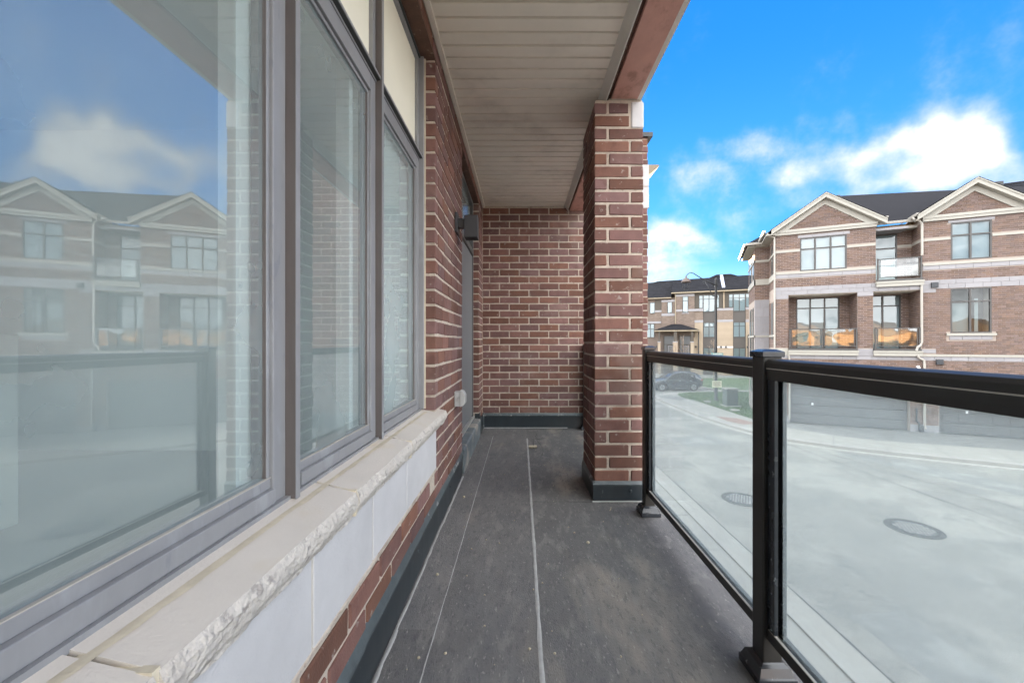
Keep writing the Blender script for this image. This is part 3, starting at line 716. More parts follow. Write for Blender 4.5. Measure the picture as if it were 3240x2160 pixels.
for (y0, y1) in ((.895, .975), (1.485, 1.515), (1.63, 2.30)):
    MB().box(-.646, -.641, y0, y1, ZS + .02, ZT).build('curtain', M_CURTAIN, win)
# room behind the window: pale paint, floor, posts between the lights
rm = MB()
rm.box(-4.4, -4.3, -2.2, -1.4, .0, 2.9); rm.box(-4.4, -4.3, 2.0, 3.3, .0, 2.9); rm.box(-4.4, -4.3, -1.4, 2.0, .0, 1.5); rm.box(-4.4, -4.3, -1.4, 2.0, 2.2, 2.9); rm.box(-4.3, -.66, 3.2, 3.3, .0, 2.9); rm.box(-4.3, -.66, -2.2, -2.1, .0, 2.9); rm.box(-4.3, -.64, -2.1, 3.2, 2.82, 2.9)  # unseen opening in the back wall, added to brighten the room
jb = MB()
for (y0, y1) in ((.33, .43), (.965, 1.045), (1.58, 1.66), (2.285, 2.33)): jb.box(-.735, -.645, y0, y1, .25, 2.82)
tag(jb.build('window_post', M_JAMB, None, loc=(0, 0, ZF)), 'white posts between the window lights inside the room', 'post', kind='structure')
rm.box(-.735, -.645, 2.33, 3.2, .25, 2.82)
rm.box(-.735, -.641, -2.1, 2.27, .25, .70)
room = tag(rm.build('interior_wall', M_DRYWALL, None, loc=(0, 0, ZF)), 'pale painted room seen behind the window glass', 'wall', kind='structure')
cube('interior_floor', -4.3, -.6, -2.1, 3.2, ZF + .15, ZF + .25, M_INTFLOOR, None, 'structure')
ic = cube('interior_counter', -3.4, -2.4, 1.2, 1.9, ZF + .251, ZF + 1.15, M_DRYWALL, None); tag(ic, 'pale half wall standing inside the room behind the glass', 'counter')
for (y, z) in ((.62, .72),):
    wo = cube('wall_outlet', -2.398, -2.39, 1.28, 1.36, ZF + .62, ZF + .74, M_WHITE, None); tag(wo, 'small white outlet plate on the half wall behind the window', 'outlet')

# ---- door
door = empty('door', (0, 0, 0), parent=wall); door['label'] = 'narrow grey screen door between the two brick piers'
dm = MB(); dm.box(-.63, -.566, Y1 + .001, Y1 + .05, .23, 2.764); dm.box(-.63, -.566, YD - .045, YD - .001, .23, 2.764); dm.box(-.63, -.566, Y1 + .05, YD - .045, 2.72, 2.764); dm.box(-.63, -.558, Y1 + .05, YD - .045, 2.13, 2.19)
dm.build('door_frame', M_DOORFR, door, bevel=.002)
MB().box(-.60, -.575, Y1 + .12, YD - .05, .262, 2.12).build('screen_panel', M_DOOR, door)
MB().box(-.61, -.570, Y1 + .052, Y1 + .118, .262, 2.12).build('dark_stile', M_DARK, door)
MB().box(-.57, -.556, Y1 + .125, Y1 + .16, 1.09, 1.19).build('latch', M_DARK, door, bevel=.003)
MB().quad((-.60, Y1 + .05, 2.19), (-.60, YD - .045, 2.19), (-.60, YD - .045, 2.72), (-.60, Y1 + .05, 2.72)).build('pane', M_GLASS, door)
MB().box(-.66, -.552, Y1 + .002, YD - .002, .223, .246).build('threshold', M_SILVER, door, bevel=.002)
cube('door_backing', -.75, -.70, Y1 - .1, YD + .1, .2, 2.85, M_DRYWALL, door)

# ---- end wall across the balcony (side of the next bay)
ew = empty('end_wall', (0, YE, ZF)); tag(ew, 'dark red brick wall closing the far end of the balcony', 'wall')
XB = 1.648
eb = MB().box(-.6, XB - .006, .006, .35, .0, 2.99); eb.box(.60, XB - .0062, .0062, .35, 2.985, 3.80); eb.build('mortar_bed', M_MORTAR, ew)
for zb, zt, k in courses(1.439, .20, 3.775):
    x = -.5 - .13 * (k % 2) - .03
    while x < XB:
        x0, x1 = max(x, -.497), min(x + .2435, XB)
        if zb > 2.86: x0 = max(x0, .88)
        quoin = 2.852 < (zb + zt) / 2 < 3.425
        if quoin: x1 = min(x1, 1.53)
        if x1 - x0 > .03: brick(x0, x1, .0, BW, zb, zt, ew)
        x += .257
for z0, z1 in ((2.857, 3.132), (3.140, 3.42)): MB().box(1.545, XB + .012, -.004, .22, z0, z1).build('quoin_stone', M_STONE, ew, bevel=.004)
MB().box(.60, XB + .055, -.03, .40, 3.775, 3.83).build('coping', M_FLASH, ew)
MB().prism([(XB + .01, 3.30), (XB + .06, 3.33), (XB + .15, 3.41), (XB + .15, 3.43), (XB + .01, 3.43)], 'y', .02, 3.0).build('cornice', M_FTRIM, ew)
MB().box(.9, XB - .005, .36, 5.0, -3.0, 3.77).build('bay_side', M_OBRICK, ew)
MB().box(-.488, XB, -.012, .0, .0, .165).build('base_flashing', M_FLASH, ew)
MB().prism([(-.014, .158), (-.018, .170), (.0, .198), (.002, .19)], 'x', -.488, XB).build('flashing_lip', M_FLASHTOP, ew)
MB().box(-.486, .60, -.020, -.0125, .004, .014).build('sealant_line', M_SEALANT, ew)
MB().box(-.497, -.478, -.03, .0, .0, .205).build('corner_lip', M_FLASHTOP, ew)

# ---- brick column
col = empty('brick_column', (.688, 3.05, ZF)); tag(col, 'square red brick column carrying the beam beside the railing', 'column')
CX0, CX1, CY0, CY1, CZ0, CZ1 = .516 - .688, .860 - .688, 2.80 - 3.05, 3.308 - 3.05, .135, 2.818
MB().box(CX0 + .006, CX1 - .006, CY0 + .006, CY1 - .006, 0, CZ1).build('mortar_bed', M_MORTAR, col)
hw_, g_ = .086, .018
for zb, zt, k in courses(1.113, CZ0, CZ1):
    st = zb > CZ1 - .31 + .0
    if k % 2 == 0:
        brick(CX0, CX0 + hw_, CY0, CY0 + .242, zb, zt, col); brick(CX0, CX0 + hw_, CY0 + .257, CY1, zb, zt, col)
        brick(CX0 + hw_ + g_, CX1 if zb < 2.60 else CX1 - .105, CY0, CY0 + BW, zb, zt, col)
        brick(CX1 - hw_, CX1, CY0 + BW + g_, CY0 + .345, zb, zt, col); brick(CX1 - hw_, CX1, CY0 + .36, CY1, zb, zt, col)
    else:
        brick(CX0, CX0 + .242, CY0, CY0 + BW, zb, zt, col)
        brick(CX0, CX0 + hw_, CY0 + BW + g_, CY0 + .345, zb, zt, col); brick(CX0, CX0 + hw_, CY0 + .36, CY1, zb, zt, col)
        if zb < 2.60: brick(CX1 - hw_, CX1, CY0, CY0 + .242, zb, zt, col)
        brick(CX1 - hw_, CX1, CY0 + .257, CY1, zb, zt, col)
MB().box(CX1 - .086, CX1 + .004, CY0 - .002, CY0 + .20, 2.622, 2.806).build('corner_stone', M_STONE, col, bevel=.010)
cf = MB().box(CX0 - .012, CX1 + .006, CY0 - .012, CY1 + .01, .0, .128); cf.build('base_flashing', M_FLASH, col)
MB().prism([(CY0 - .013, .112), (CY0 - .016, .122), (CY0 + .0, .142), (CY0 + .002, .135)], 'x', CX0 - .012, CX1 + .006).build('flashing_lip', M_FLASHTOP, col)
MB().prism([(CX0 - .013, .112), (CX0 - .016, .122), (CX0 + .0, .142), (CX0 + .002, .135)], 'y', CY0 - .013, CY1).build('flashing_lip', M_FLASHTOP, col)
MB().box(CX0 - .02, CX1, CY0 - .026, CY0 - .0125, .0, .008).build('sealant_line', M_SEALANT, col)
MB().lathe([(.011, 0), (.011, .003), (.007, .005)], (0, 0, 0), 14).build('rivet', M_FLASH, col, loc=(CX0 + .25, CY0 - .012, .075)).rotation_euler = (R(90), 0, 0)

# ---- soffit, beam
sof = empty('soffit', (0, 0, ZF)); tag(sof, 'beige ribbed vinyl soffit over the balcony', 'ceiling', kind='structure')
sz = 2.885
pan = MB().prism([(.0, sz), (.079, sz), (.080, sz + .016), (.091, sz + .016), (.0925, sz - .003), (.0985, sz - .003), (.1016, sz), (.1016, sz + .02), (.0, sz + .02)], 'x', -.485, .565)
pme = None
y = -2.18
while y < YE + .02:
    if pme is None: o = pan.build('soffit_panel', M_SOFFIT, sof); pme = o.data
    else: o = bpy.data.objects.new('soffit_panel', pme); link(o, sof)
    o.location = (0, y, rng.uniform(-.0006, .0006)); y += .1016
beam = empty('beam', (0, 0, ZF)); tag(beam, 'dusty red steel beam spanning the balcony columns under pale trim', 'beam', kind='structure')
for y0, y1 in ((-2.2, YE + .005),):
    MB().prism([(.556, 2.888), (.560, 2.886), (.600, 2.822), (.606, 2.822), (.606, 2.90), (.556, 2.90)], 'y', y0, y1).build('inner_trim', M_TRIM, beam)
    MB().box(.6065, .632, y0, y1, 2.840, 2.90).build('beam_gap', M_RUST, beam)
    MB().box(.6325, .815, y0, y1, 2.820, 3.0).build('beam_plate', M_LINTEL, beam)
    MB().box(.8155, .848, y0, y1, 2.823, 3.0).build('outer_trim', M_TRIM, beam)
MB().box(.615, .812, 2.79, 3.32, 2.8185, 2.8195).build('bearing_mortar', M_MORTAR, beam)
up = MB().box(-4.6, .865, -8.0, YE + .34, 3.0, 9.0).box(-4.42, -.61, -8, -2.22, -3.1, 2.999).box(-4.42, -.80, 3.32, YE + .3, -3.1, 2.999).box(-4.42, .60, -8, YE + .3, -3.1, -.26)
up.build('building_shell', M_OBRICK, None, kind='structure', loc=(0, 0, ZF))
bs = cube('balcony_end_wall', -.5, .95, -2.35, -2.21, ZF, ZF + 1.1, M_BRICK, None, 'structure')

# ---- glass railing
rail = empty('glass_railing', (.83, 0, ZF)); tag(rail, 'black metal balcony railing with dusty glass panels', 'railing')
def rpost(y0):
    x0, x1 = -.030, .0335; y1 = y0 + .064
    p = MB().box(x0, x1, y0, y1, .02, 1.068)
    o = p.build('post', M_BLACK, rail, bevel=.004)
    c = MB().box(x0 - .006, x1 + .006, y0 - .006, y1 + .006, 1.066, 1.084); c.add([(x0 - .006, y0 - .006, 1.084), (x1 + .006, y0 - .006, 1.084), (x1 + .006, y1 + .006, 1.084), (x0 - .006, y1 + .006, 1.084), (x0 + .012, y0 + .012, 1.092), (x1 - .012, y0 + .012, 1.092), (x1 - .012, y1 - .012, 1.092), (x0 + .012, y1 - .012, 1.092)], [(0, 1, 5, 4), (1, 2, 6, 5), (2, 3, 7, 6), (3, 0, 4, 7), (4, 5, 6, 7)])
    c.build('cap', M_CAP, o, bevel=.002)
    b = MB()
    prof = [(.030, .0), (.030, .022), (.025, .026), (.016, .050), (.006, .056), (.002, .060)]
    for i in range(len(prof) - 1):
        (d0, z0), (d1, z1) = prof[i], prof[i + 1]
        q0 = [(x0 - d0, y0 - d0, z0), (x1 + d0, y0 - d0, z0), (x1 + d0, y1 + d0, z0), (x0 - d0, y1 + d0, z0)]
        q1 = [(x0 - d1, y0 - d1, z1), (x1 + d1, y0 - d1, z1), (x1 + d1, y1 + d1, z1), (x0 - d1, y1 + d1, z1)]
        b.add(q0 + q1, [(0, 1, 5, 4), (1, 2, 6, 5), (2, 3, 7, 6), (3, 0, 4, 7)])
    b.build('base', M_CAP, o)
    return o
PY = [.062, 1.316, 2.570]
for y in PY: rpost(y)
def rsection(y0, y1):
    t = MB().prism([(-.022, 1.030), (-.024, 1.046), (-.018, 1.056), (-.006, 1.0605), (.010, 1.0605), (.022, 1.056), (.028, 1.046), (.026, 1.030)], 'y', y0, y1)
    t.prism([(-.0205, 1.0298), (.0245, 1.0298), (.0245, 1.008), (.0225, .992), (-.0185, .992), (-.0205, 1.008)], 'y', y0, y1)
    t.build('top_rail', M_BLACK, rail, bevel=.0015)
    MB().box(-.0225, -.0203, y0 + .003, y1 - .003, 1.0275, 1.0305).build('dusty_lip', M_PALELEDGE, rail)
    b = MB().box(-.018, .000, y0, y1, .135, .170).box(.008, .024, y0, y1, .135, .170).box(-.0002, .0082, y0, y1, .135, .150)
    b.build('bottom_rail', M_BLACK, rail, bevel=.002)
    MB().box(-.0165, -.008, y0 + .002, y1 - .002, .1702, .1715).build('dusty_lip', M_PALELEDGE, rail)
    for (c0, c1) in ((y0, y0 + .018), (y1 - .036, y1)):
        ch = MB().box(-.016, -.004, c0, c1, .17, .992).box(.012, .024, c0, c1, .17, .992)
        ch.box(-.0042, .0122, (c0 if c0 == y0 else c1 - .006), (c0 + .006 if c0 == y0 else c1), .17, .992)
        ch.build('glass_channel', M_CAP, rail, bevel=.001)
    g0, g1 = y0 + .030, y1 - .052
    MB().box(.000, .0076, g0, g1, .152, .992).build('pane', M_RGLASS, rail)
    MB().box(-.0003, .0079, g0 - .0012, g0 - .0002, .152, .992).build('pane_edge', M_GLASSEDGE, rail)
rsection(PY[0] + .0645, PY[1] - .0005); rsection(PY[1] + .0645, PY[2] - .0005)
rsection(-1.19, PY[0] - .0005); rpost(-1.255)
rpost(3.335); rsection(3.335 + .0645, 5.09); rpost(5.0905)

# ---- wall lamp, outlet, floor scraps
lamp = empty('wall_lamp', (XW, 3.05, ZF + 2.02)); tag(lamp, 'square dark grey outdoor lamp on the brick pier beside the door', 'lamp')
MB().box(0, .020, -.058, .058, -.075, .075).build('wall_plate', M_LAMP, lamp, bevel=.004)
MB().box(.0195, .072, -.030, .030, -.035, .035).build('arm', M_LAMP, lamp, bevel=.002)
MB().box(.070, .172, -.051, .051, -.112, .055).build('housing', M_LAMP, lamp, bevel=.003)
MB().box(.074, .168, -.047, .047, -.1135, -.1115).build('opening', M_LAMPDARK, lamp)
outl = empty('outlet_box', (XW, 3.02, ZF + .69)); tag(outl, 'weathered grey outdoor outlet box low on the brick pier', 'outlet')
MB().box(0, .042, -.038, .038, -.056, .056).build('back_box', M_OUTLET, outl, bevel=.004)
MB().prism([(.042, -.060), (.066, -.050), (.082, -.030), (.082, .028), (.064, .058), (.042, .066)], 'y', -.044, .044).build('cover', M_OUTLET, outl, bevel=.005)
MB().tube([(.030, -.040, -.012), (.030, -.048, -.006), (.030, -.048, .010), (.030, -.040, .014)], .003, 6).build('hasp', M_SILVER, outl)
stick = MB().tube([(.083, 4.20, ZF + .016), (.12, 4.197, ZF + .0165), (.165, 4.203, ZF + .016)], [.014, .0155, .014], 10).build('wood_offcut', M_WOOD, None, smooth=False); tag(stick, 'short pale wood offcut lying on the membrane near the end wall', 'wood scrap')
wr = MB()
wr.tube([(.125, 4.182, ZF + .006), (.127, 4.19, ZF + .034), (.133, 4.30, ZF + .05), (.145, 4.50, ZF + .055), (.160, 4.60, ZF + .04), (.185, 4.46, ZF + .03), (.235, 4.57, ZF + .012), (.28, 4.62, ZF + .008)], .0018, 5)
wr.tube([(.128, 4.18, ZF + .005), (.13, 4.20, ZF + .035), (.14, 4.42, ZF + .042), (.16, 4.46, ZF + .04), (.215, 4.25, ZF + .012), (.225, 4.05, ZF + .006), (.205, 3.92, ZF + .004)], .0018, 5)
wr.tube([(.16, 5.0, ZF + .004), (.18, 4.9, ZF + .012), (.19, 4.72, ZF + .004)], .0018, 5)
tag(wr.build('tie_wire', M_WIRE, None, smooth=True), 'thin bent dark tie wire twisted round the wood offcut', 'wire')
cr = MB()
for _ in range(90):
    x, y = rng.uniform(-.46, .74), rng.uniform(.7, 4.6); s = rng.uniform(.0015, .0045)
    cr.lathe([(s * .3, 0), (s, s * .6), (s * .7, s * 1.3), (s * .2, s * 1.6)], (x, y, ZF + .003), 6)
for (x, y, s) in ((-.27, 1.42, .006), (-.36, 1.40, .006), (-.40, 1.9, .008), (-.22, 1.22, .005), (.03, 1.44, .006), (.12, 1.42, .005), (-.43, 1.28, .006), (-.16, 1.75, .004), (.31, 2.32, .006), (.37, 2.2, .010), (-.41, 2.85, .010), (-.12, 2.2, .005)):
    cr.lathe([(s * .3, 0), (s, s * .6), (s * .8, s * 1.1), (s * .2, s * 1.5)], (x, y, ZF + .004), 7)
tag(cr.build('crumbs', M_CRUMB, None), 'scattered pale crumbs and grit on the balcony membrane', 'debris', kind='stuff')

# ================================================================== CORNER TOWNHOUSE ACROSS THE ROAD
# local frame: x along the front (left to right), y into the house, z up from the road
house = empty('brick_townhouse', (HO.x, HO.y, 0), R(-25.1)); tag(house, 'three storey brown brick townhouse with white gables across the road', 'townhouse')
OP = .085; OL = .250
def brick_field(mb, x0, x1, z0, z1, y, holes=(), axis='x', out=-1, top=None):
    """real bricks standing proud of a wall plane. axis 'x': plane at y, running in x; axis 'y': plane at x=y, running in y.
    top(z) -> (lo, hi) narrows a course (gables)"""
    z = z0; k = 0
    while z < z1 - .02:
        zt = min(z + OP - .013, z1)
        lo, hi = (x0, x1) if top is None else top((z + zt) / 2)
        iv = [(max(lo, x0), min(hi, x1))]
        for (a, b, c, d) in holes:
            if zt > c + .01 and z < d - .01:
                nv = []
                for (p, q) in iv:
                    if b <= p or a >= q: nv.append((p, q)); continue
                    if a > p: nv.append((p, a))
                    if b < q: nv.append((b, q))
                iv = nv
        x = x0 - (OL / 2 if k % 2 else 0) - .03
        while x < x1:
            for (p, q) in iv:
                a, b = max(x, p), min(x + OL - .013, q)
                if b - a > .03:
                    r = rng.random(); pr = .008 + .003 * r
                    if axis == 'x':
                        yo = y + out * pr
                        mb.add([(a, yo, z), (b, yo, z), (b, yo, zt), (a, yo, zt), (a, y, z), (b, y, z), (b, y, zt), (a, y, zt)], [(0, 1, 2, 3), (4, 5, 1, 0), (3, 2, 6, 7), (0, 3, 7, 4), (1, 5, 6, 2)], r)
                    else:
                        xo = y + out * pr
                        mb.add([(xo, a, z), (xo, b, z), (xo, b, zt), (xo, a, zt), (y, a, z), (y, b, z), (y, b, zt), (y, a, zt)], [(0, 1, 2, 3), (4, 5, 1, 0), (3, 2, 6, 7), (0, 3, 7, 4), (1, 5, 6, 2)], r)
            x += OL
        z += OP; k += 1
    return mb
HW = 20.0                 # front length built (runs on past the frame)
# --- wall mass (mortar plane at y=0) with recesses
shell = MB()
def wbox(*a): shell.box(*a)
def hwall(x0, x1, z0, z1, y, holes):
    '''front leaf with window openings, solid house behind it'''
    xs = sorted({x0, x1, *[v for h in holes for v in h[:2]]}); zs = sorted({z0, z1, *[v for h in holes for v in h[2:]]})
    for i in range(len(xs) - 1):
        for j in range(len(zs) - 1):
            cx_, cz_ = (xs[i] + xs[i + 1]) / 2, (zs[j] + zs[j + 1]) / 2
            if not any(h[0] < cx_ < h[1] and h[2] < cz_ < h[3] for h in holes): shell.box(xs[i], xs[i + 1], y, y + .6, zs[j], zs[j + 1])
    shell.box(x0, x1, y + .6, 9, z0, z1)
# ground floor
wbox(0, .62, 0, 9, 0, 3.42); wbox(5.32, 6.33, 0, 9, 0, 3.42); wbox(11.0, 12.0, 0, 9, 0, 3.42); wbox(16.64, HW, 0, 9, 0, 3.42); wbox(12.0, 16.64, 0, 9, 2.42, 3.42); wbox(12.0, 16.64, .35, 9, 0, 2.42); wbox(.62, 5.32, 0, 9, 2.42, 3.42); wbox(6.33, 11.0, 0, 9, 2.42, 3.42); wbox(.62, 5.32, .35, 9, 0, 2.42); wbox(6.33, 11.0, .35, 9, 0, 2.42)
# second floor
wbox(0, .56, 0, 9, 3.42, 6.68); wbox(3.39, 3.98, 0, 1.3, 3.42, 6.68); hwall(5.70, HW, 3.42, 6.68, 0, [(6.70, 8.02, 4.67, 6.67), (10.2, 11.6, 4.67, 6.67), (13.4, 14.8, 4.67, 6.67), (16.9, 18.3, 4.67, 6.67)]); hwall(.56, 5.70, 3.42, 6.68, 1.2, [(1.10, 2.97, 3.9, 6.6), (4.10, 5.41, 3.9, 6.6)])
wbox(.56, 3.39, .005, 1.2, 3.42, 3.84); wbox(3.98, 5.70, .005, 1.2, 3.42, 3.84)
# between
wbox(0, HW, 0, 9, 6.68, 7.20)
# third floor
hwall(0, 4.08, 7.2, 10.0, 0, [(1.06, 2.97, 7.88, 9.56)]); hwall(5.74, HW, 7.2, 10.0, 0, [(6.71, 8.03, 7.94, 9.62), (10.2, 11.6, 7.94, 9.62), (13.4, 14.8, 7.94, 9.62), (16.9, 18.3, 7.94, 9.62)]); hwall(4.08, 5.74, 7.2, 10.0, 1.0, [(4.20, 5.19, 7.24, 9.58)])
shell.build('wall', M_OMORTAR, house)
bk = MB()
W3L = (1.06, 2.97, 7.88, 9.56); W3R = (6.71, 8.03, 7.94, 9.62); W2R = (6.70, 8.02, 4.67, 6.67)
brick_field(bk, 0, 4.07, 7.10, 9.77, 0, [W3L, (-1, 5, 7.55, 7.88), (-1, 1.06, 8.88, 8.99), (2.97, 5, 8.88, 8.99), (.97, 3.08, 9.56, 9.72)])
brick_field(bk, 5.75, HW, 7.10, 9.77, 0, [W3R, (5, 20, 7.58, 7.88), (5, 6.71, 8.88, 8.99), (8.03, 20, 8.88, 8.99), (6.62, 8.12, 9.60, 9.74), (10.2, 11.6, 7.94, 9.62), (13.4, 14.8, 7.94, 9.62), (16.9, 18.3, 7.94, 9.62)])
brick_field(bk, 0, .56, 3.98, 6.48, 0); brick_field(bk, 3.40, 3.97, 3.98, 6.48, 0)
brick_field(bk, 5.75, HW, 3.72, 6.70, 0, [W2R, (5.7, 6.21, 6.53, 6.9), (6.56, 8.16, 4.36, 4.68), (5.7, 6.21, 3.5, 3.93), (5.7, 20, 6.68, 6.9), (10.2, 11.6, 4.67, 6.67), (13.4, 14.8, 4.67, 6.67), (16.9, 18.3, 4.67, 6.67)])
brick_field(bk, 0, HW, 2.44, 3.40, 0)
brick_field(bk, 0, .60, .5, 2.44, 0); brick_field(bk, 5.33, 6.32, .46, 2.44, 0); brick_field(bk, 11.0, 12.0, .46, 2.44, 0); brick_field(bk, 16.64, HW, .46, 2.44, 0)
brick_field(bk, .56, 3.39, 3.86, 6.64, 1.2, [(1.10, 2.97, 3.9, 6.60)]); brick_field(bk, 3.98, 5.70, 3.86, 6.64, 1.2, [(4.10, 5.41, 3.9, 6.60)])
brick_field(bk, 0, 1.18, 3.86, 6.66, 3.385, axis='y', out=-1); brick_field(bk, 0, 1.18, 3.86, 6.66, 5.695, axis='y', out=-1); brick_field(bk, 0, 1.18, 3.86, 6.66, .565, axis='y', out=1)
brick_field(bk, 4.08, 5.74, 7.22, 9.66, 1.0, [(4.2, 5.19, 7.24, 9.58), (5.19, 5.74, 8.88, 8.99)])
brick_field(bk, .02, .98, 7.10, 9.75, 5.735, [(0, 1, 8.88, 8.99), (-.1, 1, 7.55, 7.88)], axis='y', out=-1)
brick_field(bk, 0, 2.27, 3.98, 9.7, 0, [(0, 3, 7.55, 7.88), (0, 3, 6.48, 7.10), (.8, 1.5, 4.4, 6.4), (.8, 1.5, 7.9, 9.5)], axis='y', out=-1)
# gables
def gable(a0, a1, apex_a, z0, z1, yf):
    def top(z):
        t = (z - z0) / (z1 - z0); return a0 + (apex_a - a0) * t, a1 + (apex_a - a1) * t
    brick_field(bk, a0, a1, z0, z1, yf, top=top)
gable(.47, 3.66, 2.06, 10.02, 11.12, -.02); gable(6.0, 8.85, 7.42, 10.05, 11.0, -.02)
bk.build('bricks', M_OBRICK, house, kind='stuff')

def stones(x0, x1, z0, z1, y=-.022, L=.56, off=0.0, holes=()):
    x = x0 - off
    while x < x1 - .01:
        a, b = max(x, x0), min(x + L - .008, x1)
        if b - a > .04: cube('stone_block', a, b, y, .04, z0, z1 - .006, M_OSTONE, house)
        x += L
def band(x0, x1, z0, z1, y=-.045, name='stone_band', mat=None): return cube(name, x0, x1, y, .03, z0, z1, mat or M_CREAM, house)
for x0, x1 in ((0, 4.06), (5.76, HW)):
    stones(x0, x1, 7.565, 7.755); band(x0 - .03 if x0 == 0 else x0, x1, 7.76, 7.87)
    stones(x0, x1, 6.90, 7.09)
stones(4.06, 5.76, 6.90, 7.00)
stones(0, 5.70, 6.69, 6.895, off=.3); stones(5.76, HW, 6.69, 6.895, off=.25)
stones(0, .56, 6.49, 6.685, L=.60); stones(3.38, 3.98, 6.49, 6.685, L=.7); stones(5.70, 6.21, 6.53, 6.685, L=.7)
for x0, x1 in ((0, 1.05), (2.98, 4.06), (5.76, 6.70), (8.04, 10.2)): band(x0, x1, 8.885, 8.985, -.03)
cube('stone_band', 5.19, 5.735, .975, 1.03, 8.885, 8.985, M_CREAM, house); cube('stone_band', 5.715, 5.76, .0, 1.0, 8.885, 8.985, M_CREAM, house)
stones(.97, 3.08, 9.565, 9.705, -.03, .62); stones(6.62, 8.12, 9.62, 9.74, -.03, .75); 
stones(6.67, 8.04, 4.37, 4.545, -.024, .62, .2); band(6.56, 8.16, 4.55, 4.655, -.07, 'window_sill')
stones(5.70, 6.21, 3.76, 3.93, -.024, .7)
stones(0, HW, 3.42, 3.60, -.022, .56); band(5.75, HW, 3.605, 3.70, -.05); band(.0, .56, 3.605, 3.93, -.03); band(3.40, 3.97, 3.605, 3.93, -.03, mat=M_OSTONE)
stones(0, .61, .0, .48, -.03, .7); stones(5.33, 6.32, .0, .45, -.03, 1.1)
# frieze boards under the gables
for x0, x1 in ((-.06, 4.10), (5.74, 9.20)):
    cube('frieze_board', x0, x1, -.10, .05, 9.775, 9.90, M_CREAM, house); cube('frieze_board', x0 - .02, x1 + .02, -.13, .05, 9.90, 10.02, M_CREAM, house)
# windows ------------------------------------------------------------
def window(x0, x1, z0, z1, y, cols, transom, name='window', parent=house, po=.04, bo=.085, glassm=None, blind=True, fr=.055, dep=.10, frm=None, room=None):
    """frame mesh as the part, panes and blind as its pieces. cols: fractions of the width"""
    frm = frm or M_OFRAME; glassm = glassm or M_OGLASS
    f = MB(); f.box(x0, x0 + fr, y, y + dep, z0, z1); f.box(x1 - fr, x1, y, y + dep, z0, z1); f.box(x0 + fr, x1 - fr, y, y + dep, z1 - fr, z1); f.box(x0 + fr, x1 - fr, y, y + dep, z0, z0 + fr)
    xs = [x0 + (x1 - x0) * c for c in cols]
    ztr = None if transom is None else z0 + (z1 - z0) * transom
    if ztr: f.box(x0 + fr, x1 - fr, y + .002, y + dep, ztr - fr * .5, ztr + fr * .5)
    for x in xs: f.box(x - fr * .6, x + fr * .6, y + .001, y + dep, z0 + fr, z1 - fr)
    w = f.build(name, frm, parent)
    ed = [x0] + xs + [x1]
    for i in range(len(ed) - 1):
        for (za, zb) in ([(z0, z1)] if not ztr else [(z0, ztr), (ztr, z1)]):
            t = rng.uniform(-.006, .006); u_ = rng.uniform(-.004, .004)
            MB().quad((ed[i] + .01, y + po + t, za + .01), (ed[i + 1] - .01, y + po - t, za + .01), (ed[i + 1] - .01, y + po - t + u_, zb - .01), (ed[i] + .01, y + po + t + u_, zb - .01)).build('pane', glassm, w)
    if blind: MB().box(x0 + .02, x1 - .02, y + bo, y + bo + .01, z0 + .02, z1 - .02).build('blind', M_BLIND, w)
    if room is not None: MB().box(x0 + .02, x1 - .02, y + .57, y + .59, z0, z1).build('room_back', room, w)
    return w
T3 = (1 / 3, 2 / 3)
window(1.06, 2.97, 7.88, 9.56, -.012, T3, .66)
window(6.71, 8.03, 7.94, 9.62, -.012, (.49,), .66)
shell2 = MB().box(6.74, 8.0, .05, .7, 4.7, 6.64)
window(6.70, 8.02, 4.67, 6.67, -.012, (.49,), .70, glassm=M_OGLASSDARK, blind=False, room=M_VENT)
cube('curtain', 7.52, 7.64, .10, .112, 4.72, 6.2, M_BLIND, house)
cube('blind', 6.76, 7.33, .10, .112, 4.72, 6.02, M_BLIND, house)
window(1.10, 2.97, 3.90, 6.60, 1.185, T3, .80); window(4.10, 5.41, 3.90, 6.60, 1.185, (.46,), .80)
window(4.20, 5.19, 7.24, 9.58, .985, (), .70)
window(10.2, 11.6, 7.94, 9.62, -.012, (.49,), .66); window(10.2, 11.6, 4.67, 6.67, -.012, (.49,), .70)
for xa in (13.4, 16.9): window(xa, xa + 1.4, 7.94, 9.62, -.012, (.49,), .66); window(xa, xa + 1.4, 4.67, 6.67, -.012, (.49,), .70)
stones(4.1, 5.3, 9.585, 9.70, .97, .6)
# recess ceilings (vinyl)
for x0, x1 in ((.56, 3.39), (3.98, 5.70)): cube('porch_soffit', x0 + .002, x1 - .002, .03, 1.199, 6.665, 6.679, M_SOFFIT, house)
